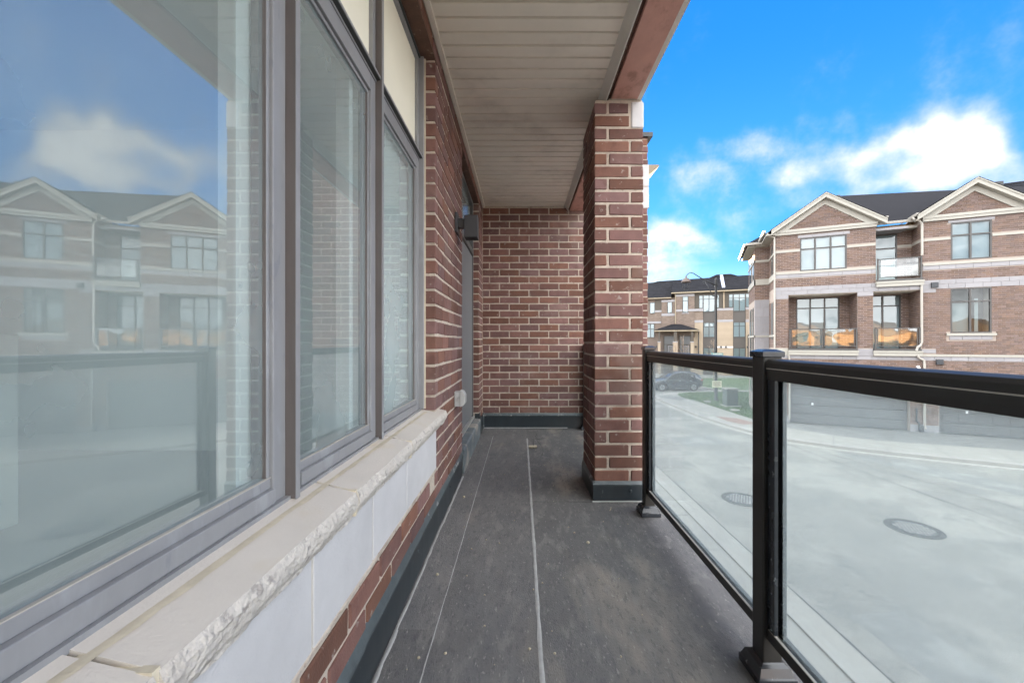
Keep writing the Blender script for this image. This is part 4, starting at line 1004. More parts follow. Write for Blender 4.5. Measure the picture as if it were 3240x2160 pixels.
# balconies -----------------------------------------------------------
def balcony(x0, x1, z, posts, slab=True, y=-.06):
    cube('balcony_floor', x0, x1, y - .05, .2, z - .10, z, M_OFRAME, house)
    if slab: cube('balcony_fascia', x0 - .03, x1 + .03, y - .07, .0, z - .34, z - .115, M_CREAM, house); cube('balcony_fascia', x0 - .045, x1 + .045, y - .10, .0, z - .18, z - .101, M_CREAM, house)
    r = empty('balcony_railing', (0, 0, 0), parent=house)
    for px in posts: MB().box(px - .028, px + .028, y - .03, y + .03, z, z + 1.0).build('post', M_OFRAME, r)
    MB().box(posts[0], posts[-1], y - .03, y + .03, z + .94, z + .985).build('top_rail', M_OFRAME, r)
    MB().box(posts[0], posts[-1], y - .02, y + .02, z + .10, z + .135).build('bottom_rail', M_OFRAME, r)
    for a, b in zip(posts[:-1], posts[1:]):
        w_ = rng.uniform(-.02, .02)
        MB().quad((a + .10, y + w_ * .3, z + .12), (b - .10, y - w_ * .3, z + .12), (b - .10, y - w_ * .3, z + .95), (a + .10, y + w_ * .3, z + .95)).build('glass_panel', M_ORAIL, r)
        for q in (a + .085, b - .085): MB().box(q - .012, q + .012, y - .012, y + .012, z + .10, z + .95).build('glass_channel', M_OFRAME, r)
balcony(.58, 3.36, 3.95, (.62, 1.98, 3.33)); balcony(4.00, 5.69, 3.95, (4.05, 5.64))
balcony(4.10, 5.74, 7.22, (4.14, 5.69))
# garage doors: stacked panels
for x0, x1 in ((.64, 5.30), (6.35, 10.98), (12.02, 16.62)):
    gd = empty('garage_door', (0, 0, 0), parent=house)
    for i in range(5):
        MB().box(x0, x1, .245, .34, .12 + i * .46, .12 + i * .46 + .448).build('door_panel', M_GARAGE, gd, bevel=.012)
        n = 8
        for j in range(n):
            xx0 = x0 + .12 + j * (x1 - x0 - .24) / n
            MB().box(xx0 + .05, xx0 + (x1 - x0 - .24) / n - .05, .232, .2449, .20 + i * .46, .20 + i * .46 + .29).build('raised_panel', M_GARAGE, gd, bevel=.01)
    cube('threshold', x0 - .02, x1 + .02, -.10, .34, .02, .118, M_KERB, gd)
    cube('notice', x0 + .95, x0 + 1.03, .226, .2315, 1.05, 1.17, M_WHITE, gd)
# gables: roofs, rake boards
def gable_roof(a0, a1, apex, ze, za, yf=-.32, yb=3.2):
    rk = MB()
    for s, e in ((a0, apex), (a1, apex)):
        d = Vector((e - s, 0, za - ze)).normalized(); n = Vector((-d.z, 0, d.x));  n = n if n.z > 0 else -n
        p0, p1 = Vector((s, yf, ze)), Vector((e, yf, za))
        for (w, y0, y1) in ((.20, yf, yf + .04), (.055, yf - .03, yf + .012)):
            q = [p0, p1, p1 - Vector((0, 0, w / max(.2, d.dot(Vector((1 if e > s else -1, 0, 0)))))), p0 - Vector((0, 0, w / max(.2, abs(d.x))))]
            rk.prism([(v.x, v.z) for v in q], 'y', y0, y1)
        # soffit board under the overhang and inner rake trim
        q = [p0 - Vector((0, 0, .22)), p1 - Vector((0, 0, .22)), p1 - Vector((0, 0, .25)), p0 - Vector((0, 0, .25))]
        rk.prism([(v.x, v.z) for v in q], 'y', yf + .041, .0)
        q = [p0 + Vector((d.x * .35, 0, d.z * .35 - .26)), p1 - Vector((0, 0, .26)), p1 - Vector((0, 0, .52)), p0 + Vector((d.x * .9, 0, d.z * .9 - .55))]
        rk.prism([(v.x, v.z) for v in q], 'y', -.075, .0)
    rk.build('rake_board', M_CREAM, house)
    core_ = MB().prism([(a0 + .1, ze - .05), (a1 - .1, ze - .05), (apex, za - .12)], 'y', -.015, yb); core_.build('gable_wall', M_OMORTAR, house)
    m = MB()
    shingles(m, [(a0 - .03, yf - .04, ze), (a0 - .03, yb, ze), (apex, yb, za), (apex, yf - .04, za)]); shingles(m, [(a1 + .03, yb, ze), (a1 + .03, yf - .04, ze), (apex, yf - .04, za), (apex, yb, za)])
    m.quad((a0 - .03, yf - .04, ze - .012), (apex, yf - .04, za - .012), (apex, yb, za - .012), (a0 - .03, yb, ze - .012)); m.quad((a1 + .03, yf - .04, ze - .012), (apex, yf - .04, za - .012), (apex, yb, za - .012), (a1 + .03, yb, ze - .012))
    m.build('gable_roof', M_SHINGLE, house, kind='stuff')
gable_roof(-.22, 4.42, 2.08, 10.06, 11.66); gable_roof(5.48, 9.40, 7.46, 10.08, 11.46)
# main roof
mr = MB(); ze = 10.03
PA, PB, PC = (3.1, 3.6, 12.62), (4.9, 5.0, 12.40), (HW, 5.2, 12.72)
E0, E1, E2 = (-.45, 2.0, ze), (4.08, .70, ze), (5.74, .70, ze)
polys = [[(1.0, .0, ze), (HW, .0, ze), PC, PB, PA], ]
shingles(mr, [(.5, .55, ze), (HW, .55, ze), (HW, 5.2, 12.72), (4.9, 5.0, 12.42), (3.1, 3.9, 12.0)], .15, .34)
shingles(mr, [(-.45, 6.2, ze), (-.45, .4, ze), (3.1, 3.6, 12.62)], .15, .34)
shingles(mr, [(-.45, .4, ze), (4.6, .4, ze), (3.1, 3.6, 12.62)], .15, .34)
shingles(mr, [(3.0, .9, ze + .3), (6.4, .9, ze + .3), (4.9, 5.0, 12.42), (3.1, 3.6, 12.62)], .15, .34)
mr.add([(-.45, .4, ze - .03), (HW, .4, ze - .03), (HW, 5.2, 12.69), (4.9, 5.0, 12.38), (3.1, 3.6, 12.58), (-.45, 6.2, ze - .03)], [(0, 1, 2, 3, 4), (0, 4, 5)])
mr.build('main_roof', M_SHINGLE, house, kind='stuff')
for (x, y, z) in ((3.25, 3.0, 12.25), (5.6, 4.4, 12.2), (6.8, 4.5, 12.25), (9.4, 4.6, 12.35), (10.4, 4.7, 12.42), (4.35, .9, 10.42)):
    MB().box(x - .16, x + .16, y - .16, y + .16, z - .12, z + .13).build('roof_vent', M_VENT, house, bevel=.03)
# eaves, gutters, downpipes
cube('eave_soffit', 4.1, 5.75, .40, 1.02, 9.66, 9.78, M_CREAM, house); cube('frieze_board', 4.09, 5.73, .93, 1.0, 9.70, 9.98, M_CREAM, house)
def gutter(p0, p1, name='gutter'):
    d = Vector(p1) - Vector(p0); m = MB()
    d.normalize(); n = Vector((d.y, -d.x, 0)) * .11; a, b = Vector(p0), Vector(p1); z = Vector((0, 0, 1))
    pr = [(.0, 0), (.9, 0), (1.0, .05), (1.05, .12), (.0, .12)]
    vs_ = [a + n * q + z * h for q, h in pr] + [b + n * q + z * h for q, h in pr]; k = len(pr)
    m.add(vs_, [(i, (i + 1) % k, k + (i + 1) % k, k + i) for i in range(k)] + [tuple(range(k)), tuple(range(k, 2 * k))[::-1]])
    return m.build(name, M_PIPE, house)
gutter((4.1, .42, 9.93), (5.7, .42, 9.93))
gutter((-.46, 4.6, 9.98), (-.46, -.2, 9.98))
gutter((4.46, .6, 10.05), (4.46, -.3, 10.05)); gutter((5.44, -.3, 10.05), (5.44, .6, 10.05))
def pipe(pts, r=.048): return MB().tube(pts, r, 8).build('downpipe', M_PIPE, house)
pipe([(5.40, -.05, 10.02), (5.44, -.10, 9.93), (5.62, -.07, 9.84), (5.72, -.06, 9.70), (5.72, -.06, 8.25)])
pipe([(5.70, -.07, 6.98), (5.71, -.07, 4.25), (5.66, -.07, 4.12), (5.54, -.12, 4.02), (5.50, -.13, 3.86)])
pipe([(5.52, -.13, 3.66), (5.62, -.10, 3.52), (5.78, -.07, 3.42), (5.80, -.07, 3.2), (5.80, -.07, .42), (5.80, -.16, .28)])
pipe([(-.40, -.12, 9.98), (-.32, -.10, 9.82), (-.06, -.06, 9.72), (-.05, -.06, 9.5), (-.05, -.06, 3.9)], .042)
pipe([(.55, -.12, 3.60), (.60, -.07, 3.4), (.60, -.07, .3)], .04)
for (x, z) in ((6.15, 6.865), (6.32, 3.36)): MB().box(x - .12, x + .12, -.11, -.01, z - .12, z + .115).build('wall_vent', M_VENT, house, bevel=.015)
MB().tube([(5.57, .0, 3.12), (5.57, -.12, 3.12), (5.57, -.17, 3.07), (5.57, -.17, 2.98)], .055, 10).build('exhaust_pipe', M_WHITE, house, smooth=True)
MB().tube([(5.53, -.06, 1.2), (5.53, -.06, .62), (5.60, -.08, .55), (5.66, -.08, .40)], .035, 8).box(5.60, 5.76, -.16, -.03, .16, .42).build('gas_meter', M_VENT, house)
# left end: side wall, projecting bay with stone base
sb = MB(); sb.box(-.001, .3, .05, 9, 0, 10.0); sb.box(-.72, 0, 2.27, 6.0, 0, 9.75); sb.build('side_wall', M_OMORTAR, house)
bk2 = MB(); brick_field(bk2, -.72, 0, 6.72, 9.68, 2.27, [(-2, 2, 7.55, 7.88), (-2, 2, 8.88, 8.99)]); brick_field(bk2, 2.29, 6.0, 6.72, 9.68, -.72, [(2.6, 5.6, 7.9, 9.4)], axis='y', out=-1); bk2.build('bricks', M_OBRICK, house, kind='stuff')
for i in range(14):
    z = .05 + i * .475
    if z > 6.4: break
    o_ = .36 if i % 2 else .0
    cube('stone_block', -.735, -.72 + .36 - (.10 if i % 2 else -.08), 2.245, 2.40, z, z + .467, M_OSTONE, house); cube('stone_block', -.72 + .368 - (.10 if i % 2 else -.08), -.02, 2.247, 2.40, z, z + .467, M_OSTONE, house)
for z0, z1 in ((7.56, 7.88), (8.885, 8.985), (4.55, 4.65)):
    cube('stone_band', -.77, -.02, 2.215, 2.4, z0, z1, M_CREAM, house); cube('stone_band', -.775, -.70, 2.215, 6.0, z0, z1, M_CREAM, house); cube('stone_band', -.05, .02, .0, 2.2, z0, z1, M_CREAM, house)
window_side = MB()
for (y0, y1, z0, z1) in ((.80, 1.5, 4.4, 6.4), (.80, 1.5, 7.9, 9.5)):
    MB().box(-.02, .0, y0, y1, z0, z1).build('side_window', M_OFRAME, house); MB().quad((-.022, y0 + .08, z0 + .08), (-.022, y1 - .08, z0 + .08), (-.022, y1 - .08, z1 - .08), (-.022, y0 + .08, z1 - .08)).build('pane', M_OGLASS, house)
for (y0, y1, z0, z1) in ((2.9, 3.6, 1.2, 6.3), (4.2, 5.2, 1.2, 6.3), (2.7, 3.5, 7.9, 9.4), (4.2, 5.4, 7.9, 9.4)):
    MB().box(-.745, -.72, y0, y1, z0, z1).build('side_window', M_OFRAME, house); MB().quad((-.748, y0 + .08, z0 + .08), (-.748, y1 - .08, z0 + .08), (-.748, y1 - .08, z1 - .08), (-.748, y0 + .08, z1 - .08)).build('pane', M_OGLASS, house)
cube('eave_soffit', -1.12, .0, 1.95, 6.3, 9.74, 9.80, M_CREAM, house); cube('eave_soffit', -.46, .0, -.25, 1.95, 9.80, 9.86, M_CREAM, house)
bm_ = MB(); shingles(bm_, [(-1.2, 6.4, 9.9), (-1.2, 1.9, 9.9), (.4, 3.4, 11.0), (.4, 5.0, 11.0)], .15, .34); shingles(bm_, [(-1.2, 1.9, 9.9), (.6, 1.9, 9.9), (.4, 3.4, 11.0)], .15, .34)
bm_.add([(-1.2, 6.4, 9.89), (-1.2, 1.9, 9.89), (.6, 1.9, 9.89), (.4, 3.4, 10.98), (.4, 5.0, 10.98)], [(0, 1, 3, 4), (1, 2, 3)]); bm_.build('bay_roof', M_SHINGLE, house, kind='stuff')
gutter((-1.2, 6.3, 9.82), (-1.2, 1.9, 9.82)); gutter((-1.2, 1.88, 9.82), (-.3, 1.88, 9.82))

# ================================================================== TOWNHOUSE ROW AT THE END OF THE STREET
KS = 1.22
far = empty('townhouse_row', (16.75 * KS, 44.2 * KS, 0), R(-23)); tag(far, 'taupe three storey townhouse row with dark roof behind the street lamp', 'townhouse')
def fz(z): return 4.25 + (z - 4.25) * KS
def fbox(name, a0, a1, b0, b1, z0, z1, mat, parent=None): return cube(name, a0 * KS, a1 * KS, b0 * KS, b1 * KS, fz(z0), fz(z1), mat, parent or far)
BASE = fz(0) ; 
def gz(z): return (0.0 - 4.25) / KS + 4.25 if z is None else z
G0 = gz(None)
fbox('wall', -9, .36, .02, 7, G0, 9.2, M_FBRICK); fbox('wall', .36, 12, .0, 7, G0, 9.7, M_FBRICK)
# brick bays with real bricks
fb = MB()
def fbricks(a0, a1, z0, z1, b, holes=()):
    z = fz(z0); k = 0
    while z < fz(z1) - .02:
        x = a0 * KS - (.15 if k % 2 else 0)
        while x < a1 * KS:
            p, q = max(x, a0 * KS), min(x + .285, a1 * KS); ok = q - p > .04
            for (h0, h1, h2, h3) in holes:
                if q > h0 * KS and p < h1 * KS and z + .08 > fz(h2) and z < fz(h3): ok = False
            if ok: fb.add([(p, b * KS - .012, z), (q, b * KS - .012, z), (q, b * KS - .012, z + .083), (p, b * KS - .012, z + .083), (p, b * KS, z + .083), (q, b * KS, z + .083)], [(0, 1, 2, 3), (3, 2, 5, 4)])
            x += .30
        z += .098; k += 1
fbox('bay_wall', .36, 2.29, -.18, .01, 4.8, 9.55, M_FBRICK); fbricks(.36, 2.29, 6.2, 9.5, -.18, [(1.04, 1.70, 7.4, 9.32), (.3, 2.4, 7.62, 7.92)])
fbox('bay_wall', 2.20, 3.12, -.12, .01, G0, 7.65, M_FSTONE); fbricks(2.29, 3.12, 6.66, 7.6, -.12)
fbox('bay_wall', 4.30, 5.99, -.12, .01, G0, 7.65, M_FSTONE); fbricks(4.30, 5.99, 6.66, 7.6, -.12)
fbox('bay_wall', 7.17, 8.9, -.12, .01, G0, 7.65, M_FSTONE); fbricks(7.17, 8.9, 6.66, 7.6, -.12)
fbox('bay_wall', -1.09, .34, -.10, .02, 5.5, 9.0, M_FBRICK); fbricks(-1.09, .34, 6.3, 8.72, -.10, [(-.52, .06, 7.4, 8.76), (-2, 1, 7.18, 7.46)])
fbricks(-4, -1.12, 6.65, 7.6, .02)
fb.build('bricks', M_FBRICK, far, kind='stuff')
for a0, a1, z0, z1, b in ((.36, 2.29, 9.26, 9.5, -.21), (.36, 3.14, 7.62, 7.86, -.21), (4.28, 6.0, 7.62, 7.86, -.15), (7.15, 8.9, 7.64, 7.88, -.15), (2.19, 3.14, 6.38, 6.64, -.15), (4.28, 6.0, 6.40, 6.64, -.15), (7.15, 8.9, 6.34, 6.62, -.15), (-1.1, .35, 8.73, 8.96, -.13), (-1.1, .35, 7.19, 7.45, -.13), (-1.8, -1.02, 7.63, 7.86, -.03), (-4, -1.15, 6.38, 6.60, -.03), (1.0, 1.75, 7.38, 7.46, -.23)):
    fbox('stone_band', a0, a1, b, .0, z0, z1, M_OSTONE)
for a0, a1, z0, z1 in ((2.29, 5.03, 7.86, 9.66), (5.05, 8.9, 7.87, 9.68), (-1.80, -1.10, 7.86, 9.0)): fbox('wall_panel', a0, a1, -.05, .005, z0, z1, M_FPANEL)
for a0, a1 in ((3.13, 4.29), (6.0, 7.16)): fbox('wall_panel', a0, a1, -.04, .004, G0, 7.6, M_FPANEL2)
# stone courses scored on the pale stone piers
for a0, a1 in ((4.30, 5.99), (7.17, 8.9)):
    for i in range(10): 
        z = 6.38 - i * .33
        if z > G0 + .3: fbox('stone_course', a0 + .006, a1 - .006, -.128, -.119, z - .322, z, M_FSTONE)
fbox('grey_course', 4.29, 6.0, -.135, -.12, 3.66, 3.84, M_STONE)
def fwin(a0, a1, z0, z1, b, cols, tr, gm=None): return window(a0 * KS, a1 * KS, fz(z0), fz(z1), b * KS - .03, cols, tr, 'window', far, .016, .03, gm, True, .07, .10)
fwin(1.08, 1.66, 7.48, 9.28, -.20, (), .72); fwin(-.48, .03, 7.47, 8.73, -.12, (), None); fwin(-2.36, -1.80, 7.5, 8.76, -.02, (), None); fwin(-2.8, -1.85, 4.78, 6.35, -.02, (.55,), .62)
for o_ in (0, 2.86):
    fwin(2.72 + o_, 3.14 + o_, 7.90, 9.32, -.07, (), .70); fwin(4.28 + o_, 4.70 + o_, 7.90, 9.32, -.07, (), .70); fwin(3.14 + o_, 4.28 + o_, 7.50, 9.32, -.075, (.5,), .76)
    fwin(3.14 + o_, 4.28 + o_, 4.78, 6.38, -.055, (.5,), .72)
    fwin(3.14 + o_, 4.28 + o_, 2.4, 3.68, -.055, (.5,), None, M_OGLASSDARK)
# porches
def porch(a0, a1, ap0, ap1, zE, zA, posts, doors):
    m = MB(); P = lambda a, b, z: (a * KS, b * KS, fz(z))
    e0, e1, f0, f1, k0, k1 = P(a0, -1.3, zE), P(a1, -1.3, zE), P(ap0, -.2, zA), P(ap1, -.2, zA), P(a0, 0, zE), P(a1, 0, zE)
    shingles(m, [e0, e1, f1, f0], .2, .4); shingles(m, [k0, e0, f0], .2, .4); shingles(m, [e1, k1, f1], .2, .4)
    m.add([e0, e1, f1, f0, k0, k1], [(0, 1, 2, 3), (4, 0, 3), (1, 5, 2)]); pr = m.build('porch_roof', M_SHINGLE, far, kind='stuff')
    fbox('porch_fascia', a0 + .02, a1 - .02, -1.28, -.0, zE - .14, zE - .012, M_FTRIM)
    for p0, p1, cap in posts:
        fbox('porch_post', p0, p1, -1.2, -.95, cap, zE - .14, M_FPANEL); fbox('porch_pier', p0 - .06, p1 + .06, -1.25, -.9, G0, cap - .1, M_FSTONE); fbox('pier_cap', p0 - .09, p1 + .09, -1.28, -.87, cap - .1, cap, M_OSTONE)
    for d0, d1 in doors:
        fbox('door_surround', d0 - .08, d1 + .08, -.25, -.17, G0, 5.0, M_FPANEL)
        d = fbox('entry_door', d0 + .26, d1, -.29, -.25, 2.3, 3.98, M_OFRAME)
        fbox('transom_light', d0, d1, -.27, -.251, 4.05, 4.92, M_GARAGE); fbox('side_light', d0, d0 + .24, -.27, -.2511, 2.3, 3.98, M_GARAGE)
        fbox('door_glass', d0 + .38, d1 - .12, -.297, -.2905, 2.6, 3.86, M_OSTONE); fbox('door_light', d0 + .44, d1 - .18, -.303, -.2975, 2.66, 3.80, M_GARAGE)
porch(-1.80, 2.74, .0, .9, 5.58, 6.24, ((-1.35, -1.2, 4.35), (.22, .55, 4.35), (1.95, 2.15, 4.35)), ((-.79, .19), (.82, 1.87)))
porch(7.62, 10.5, 8.7, 9.6, 5.47, 6.0, ((7.8, 8.0, 4.3),), ((8.4, 9.3),))
for a in (-1.62, 2.42, 7.32, 4.86, 5.32): fbox('wall_light', a - .07, a + .07, -.24, -.12, 3.66, 3.86, M_VENT)
# roof
rf = MB(); Q = lambda a, b, z: (a * KS, b * KS, fz(z))
shingles(rf, [Q(-.05, -.45, 9.74), Q(12, -.45, 9.74), Q(12, 4, 11.79), Q(6.82, 4, 11.79), Q(6.11, 4, 12.06), Q(4.65, 4, 12.07), Q(3.91, 4, 11.74), Q(-.05, 4, 11.70)], .22, .5, .02)
shingles(rf, [Q(-9, -.35, 9.24), Q(-.06, -.35, 9.24), Q(-.06, 4, 11.70), Q(-1.79, 4, 11.67), Q(-2.9, 4, 11.42), Q(-9, 4, 11.40)], .22, .5, .02)
rf.add([Q(-.05, -.45, 9.70), Q(12, -.45, 9.70), Q(12, 4.1, 11.75), Q(-.05, 4.1, 11.66), Q(-9, -.35, 9.2), Q(-.06, -.35, 9.2), Q(-.06, 4.1, 11.66), Q(-9, 4.1, 11.38), Q(12, 8.5, 9.7), Q(-9, 8.5, 9.4)], [(0, 1, 2, 3), (4, 5, 6, 7), (2, 8, 9, 7)])
rf.build('roof', M_SHINGLE, far, kind='stuff')
fbox('eave_fascia', -.06, 12, -.47, .02, 9.60, 9.72, M_FTRIM); fbox('eave_fascia', -9, -.07, -.37, .03, 9.12, 9.22, M_FTRIM)
fl_ = MB().add([Q(4.99, .3, 9.95), Q(5.29, .3, 9.95), Q(5.29, 3.6, 11.55), Q(4.99, 3.6, 11.55), Q(4.99, .3, 10.15), Q(5.29, .3, 10.15), Q(5.29, 3.6, 11.95), Q(4.99, 3.6, 11.95)], [(0, 1, 5, 4), (1, 2, 6, 5), (3, 0, 4, 7), (4, 5, 6, 7), (2, 3, 7, 6)])
fl_.build('fire_wall_flashing', M_FCHIM, far)
MB().tube([Q(5.12, -.12, 9.66), Q(5.14, -.12, 7.85)], .09, 8).build('downpipe', M_FSTONE, far)
MB().tube([Q(.32, -.35, 9.55), Q(.36, -.25, 9.3), Q(.36, -.25, 6.3)], .06, 8).build('downpipe', M_FTRIM, far)
MB().tube([Q(2.70, -1.2, 5.4), Q(2.68, -.3, 5.1), Q(2.68, -.2, 2.4)], .06, 8).build('downpipe', M_VENT, far); MB().tube([Q(7.68, -1.2, 5.3), Q(7.36, -.3, 5.0), Q(7.36, -.2, 2.4)], .06, 8).build('downpipe', M_VENT, far)

# ================================================================== STREET THINGS
def lamp_post(x, y, arm):
    t = empty('street_lamp', (x, y, .11)); tag(t, 'tall black street lamp with a bell shade on a curved arm', 'street lamp')
    MB().lathe([(.16, 0), (.16, .05), (.12, .10), (.105, .9), (.115, .95), (.10, 1.0)], n=16).build('base', M_LAMPPOST, t, smooth=True)
    MB().lathe([(.095, .9), (.082, 4.0), (.072, 8.55), (.085, 8.60), (.05, 8.68), (.0, 8.70)], n=16).build('pole', M_LAMPPOST, t, smooth=True)
    pts = [(0, 0, 8.15), (arm * .25, 0, 8.42), (arm * .55, 0, 8.75), (arm * .75, 0, 9.02), (arm * .86, 0, 9.08), (arm * .94, 0, 8.98), (arm, 0, 8.82)]
    a = MB().tube(pts, [.045, .042, .036, .03, .028, .028, .028], 8); a.tube([(0, 0, 7.35), (arm * .12, 0, 7.45), (arm * .22, 0, 7.9), (arm * .38, 0, 8.52)], .026, 6)
    a.tube([(arm * .36 + .16 * math.cos(q), 0, 8.42 + .16 * math.sin(q)) for q in [k * .5 for k in range(11)]], .018, 6); a.tube([(arm * .10 + .09 * math.cos(q), 0, 7.55 + .09 * math.sin(q)) for q in [k * .6 for k in range(9)]], .016, 6)
    a.build('arm', M_LAMPPOST, t, smooth=True)
    MB().box(-.09, .09, -.09, .09, 8.08, 8.24).box(-.085, .085, -.085, .085, 7.28, 7.42).build('clamp', M_LAMPPOST, t)
    s = MB().lathe([(.03, .34), (.05, .26), (.06, .18), (.16, .14), (.27, .02), (.33, -.10), (.34, -.14), (.31, -.14), (.22, .0), (.03, .1)], (arm, 0, 8.52), 20).build('shade', M_SHADE, t, smooth=True)
    c = MB()
    for k in range(8):
        q = k * math.pi / 4; c.tube([(arm + .26 * math.cos(q), .26 * math.sin(q), 8.36), (arm + .24 * math.cos(q), .24 * math.sin(q), 8.05), (arm + .14 * math.cos(q), .14 * math.sin(q), 7.86)], .012, 5)
    for (r, z) in ((.25, 8.10), (.14, 7.86)): c.tube([(arm + r * math.cos(k * .4), r * math.sin(k * .4), z) for k in range(17)], .012, 5)
    c.build('cage', M_LAMPPOST, t)
    return t
lamp_post(13.8, 28.2, -2.12)
sg = empty('notice_sign', (13.8, 28.06, 1.30)); tag(sg, 'cream notice board strapped low on the lamp pole', 'sign')
MB().box(-.34, .34, -.012, .012, -.235, .235).build('board', M_SIGN, sg, bevel=.006)
for i, (w, z) in enumerate(((.24, .15), (.28, .07), (.20, .0), (.27, -.07), (.16, -.15))): cube('print_line', -w, w * .9, -.0155, -.0125, z - .018, z + .018, M_FTRIM, sg)
MB().box(-.10, .10, .012, .09, -.05, .05).build('bracket', M_IRON, sg)
ns = empty('street_name_sign', (13.86, 28.1, 3.42)); tag(ns, 'small teal street name blade on the lamp pole', 'sign')
MB().box(-.42, .40, -.012, .012, -.08, .08).build('blade', M_SIGNGREEN, ns, bevel=.006)
for i in range(9): cube('letter', -.33 + i * .075, -.33 + i * .075 + .045, -.0155, -.0125, -.035, .035 if i % 3 else .045, M_WHITE, ns)
ub = empty('utility_box', (13.6, 25.9, .11)); tag(ub, 'dark green utility cabinet with pale lid on the lawn', 'utility box')
MB().box(-.36, .36, -.30, .30, .0, 1.10).build('cabinet', M_UTIL, ub, bevel=.02); MB().box(-.41, .41, -.35, .35, 1.10, 1.19).build('lid', M_CONC, ub, bevel=.02); MB().box(-.50, .50, -.44, .44, -.05, .05).build('plinth', M_CONC, ub, bevel=.01)
MB().box(-.002, .002, -.304, -.300, .1, 1.05).build('door_seam', M_VENT, ub); MB().box(.05, .09, -.33, -.30, .5, .64).build('handle', M_IRON, ub)
def manhole(x, y, r, label, z=.004):
    t = empty('manhole_cover', (x, y, z)); tag(t, label, 'manhole cover')
    MB().lathe([(r, -.02), (r, .004), (r * .74, .004), (r * .74, -.02)], n=40).build('collar', M_COLLAR, t)
    MB().lathe([(r * .735, -.02), (r * .735, .006)], n=36).build('lid', M_IRON, t)
    m = MB(); n = int(r / .055)
    for i in range(-n, n + 1):
        for j in range(-n, n + 1):
            px, py = i * .075 + (.037 if j % 2 else 0), j * .065
            if math.hypot(px, py) < r * .66: m.box(px - .022, px + .022, py - .018, py + .018, .0055, .013)
    m.build('studs', M_RIM2, t, kind='stuff')
manhole(8.97, 9.1, .52, 'round dark manhole cover in the road behind the nearest glass panel')
manhole(5.98, 10.8, .50, 'round manhole cover in the road half hidden by the railing post')
for (x, y, lb) in ((12.9, 27.6, 'pale valve lid set in the lawn left of the lamp pole'), (12.95, 24.1, 'pale lid in the lawn edge nearest the utility cabinet')):
    t = MB().lathe([(.26, .0), (.26, .09), (.22, .10), (.0, .10)], (0, 0, 0), 18).build('valve_lid', M_CONC, None, loc=(x, y, .09)); tag(t, lb, 'lid')

def sapling(x, y, h, label, seed):
    r_ = random.Random(seed); t = empty('sapling', (x, y, .11)); tag(t, label, 'tree', 'bare young street trees')
    tr = MB(); pts = [(0, 0, 0)]; 
    for i in range(1, 7): pts.append((pts[-1][0] + r_.uniform(-.03, .03), pts[-1][1] + r_.uniform(-.03, .03), h * i / 6))
    tr.tube(pts, [.045, .04, .034, .028, .02, .013, .006], 7); tr.build('trunk', M_BARK, t, smooth=True)
    cw = MB()
    for k in range(22):
        f = r_.uniform(.22, .97); p = Vector(pts[0]).lerp(Vector(pts[-1]), f); a = r_.uniform(0, 6.28); L_ = (1.05 - f) * h * .42 + .15
        d = Vector((math.cos(a), math.sin(a), r_.uniform(.55, 1.0))).normalized(); q = [p]
        for s in range(4): d = (d + Vector((r_.uniform(-.2, .2), r_.uniform(-.2, .2), .16))).normalized(); q.append(q[-1] + d * L_ / 4)
        cw.tube(q, [.014, .011, .009, .006, .003], 5)
        for s in range(3):
            b = q[1 + s]; d2 = (d + Vector((r_.uniform(-.9, .9), r_.uniform(-.9, .9), r_.uniform(-.1, .5)))).normalized(); cw.tube([b, b + d2 * L_ * .25, b + d2 * L_ * .42 + Vector((0, 0, .05))], [.006, .005, .002], 4)
    cw.build('crown', M_BARK, t, smooth=True)
sapling(19.85, 41.0, 4.6, 'bare young tree standing out against the dark panel beside the railing post', 3)
sapling(15.2, 39.2, 4.4, 'thin bare tree in front of the left porch', 5)
sapling(16.4, 40.2, 4.9, 'slim bare tree just left of the lamp pole', 8)

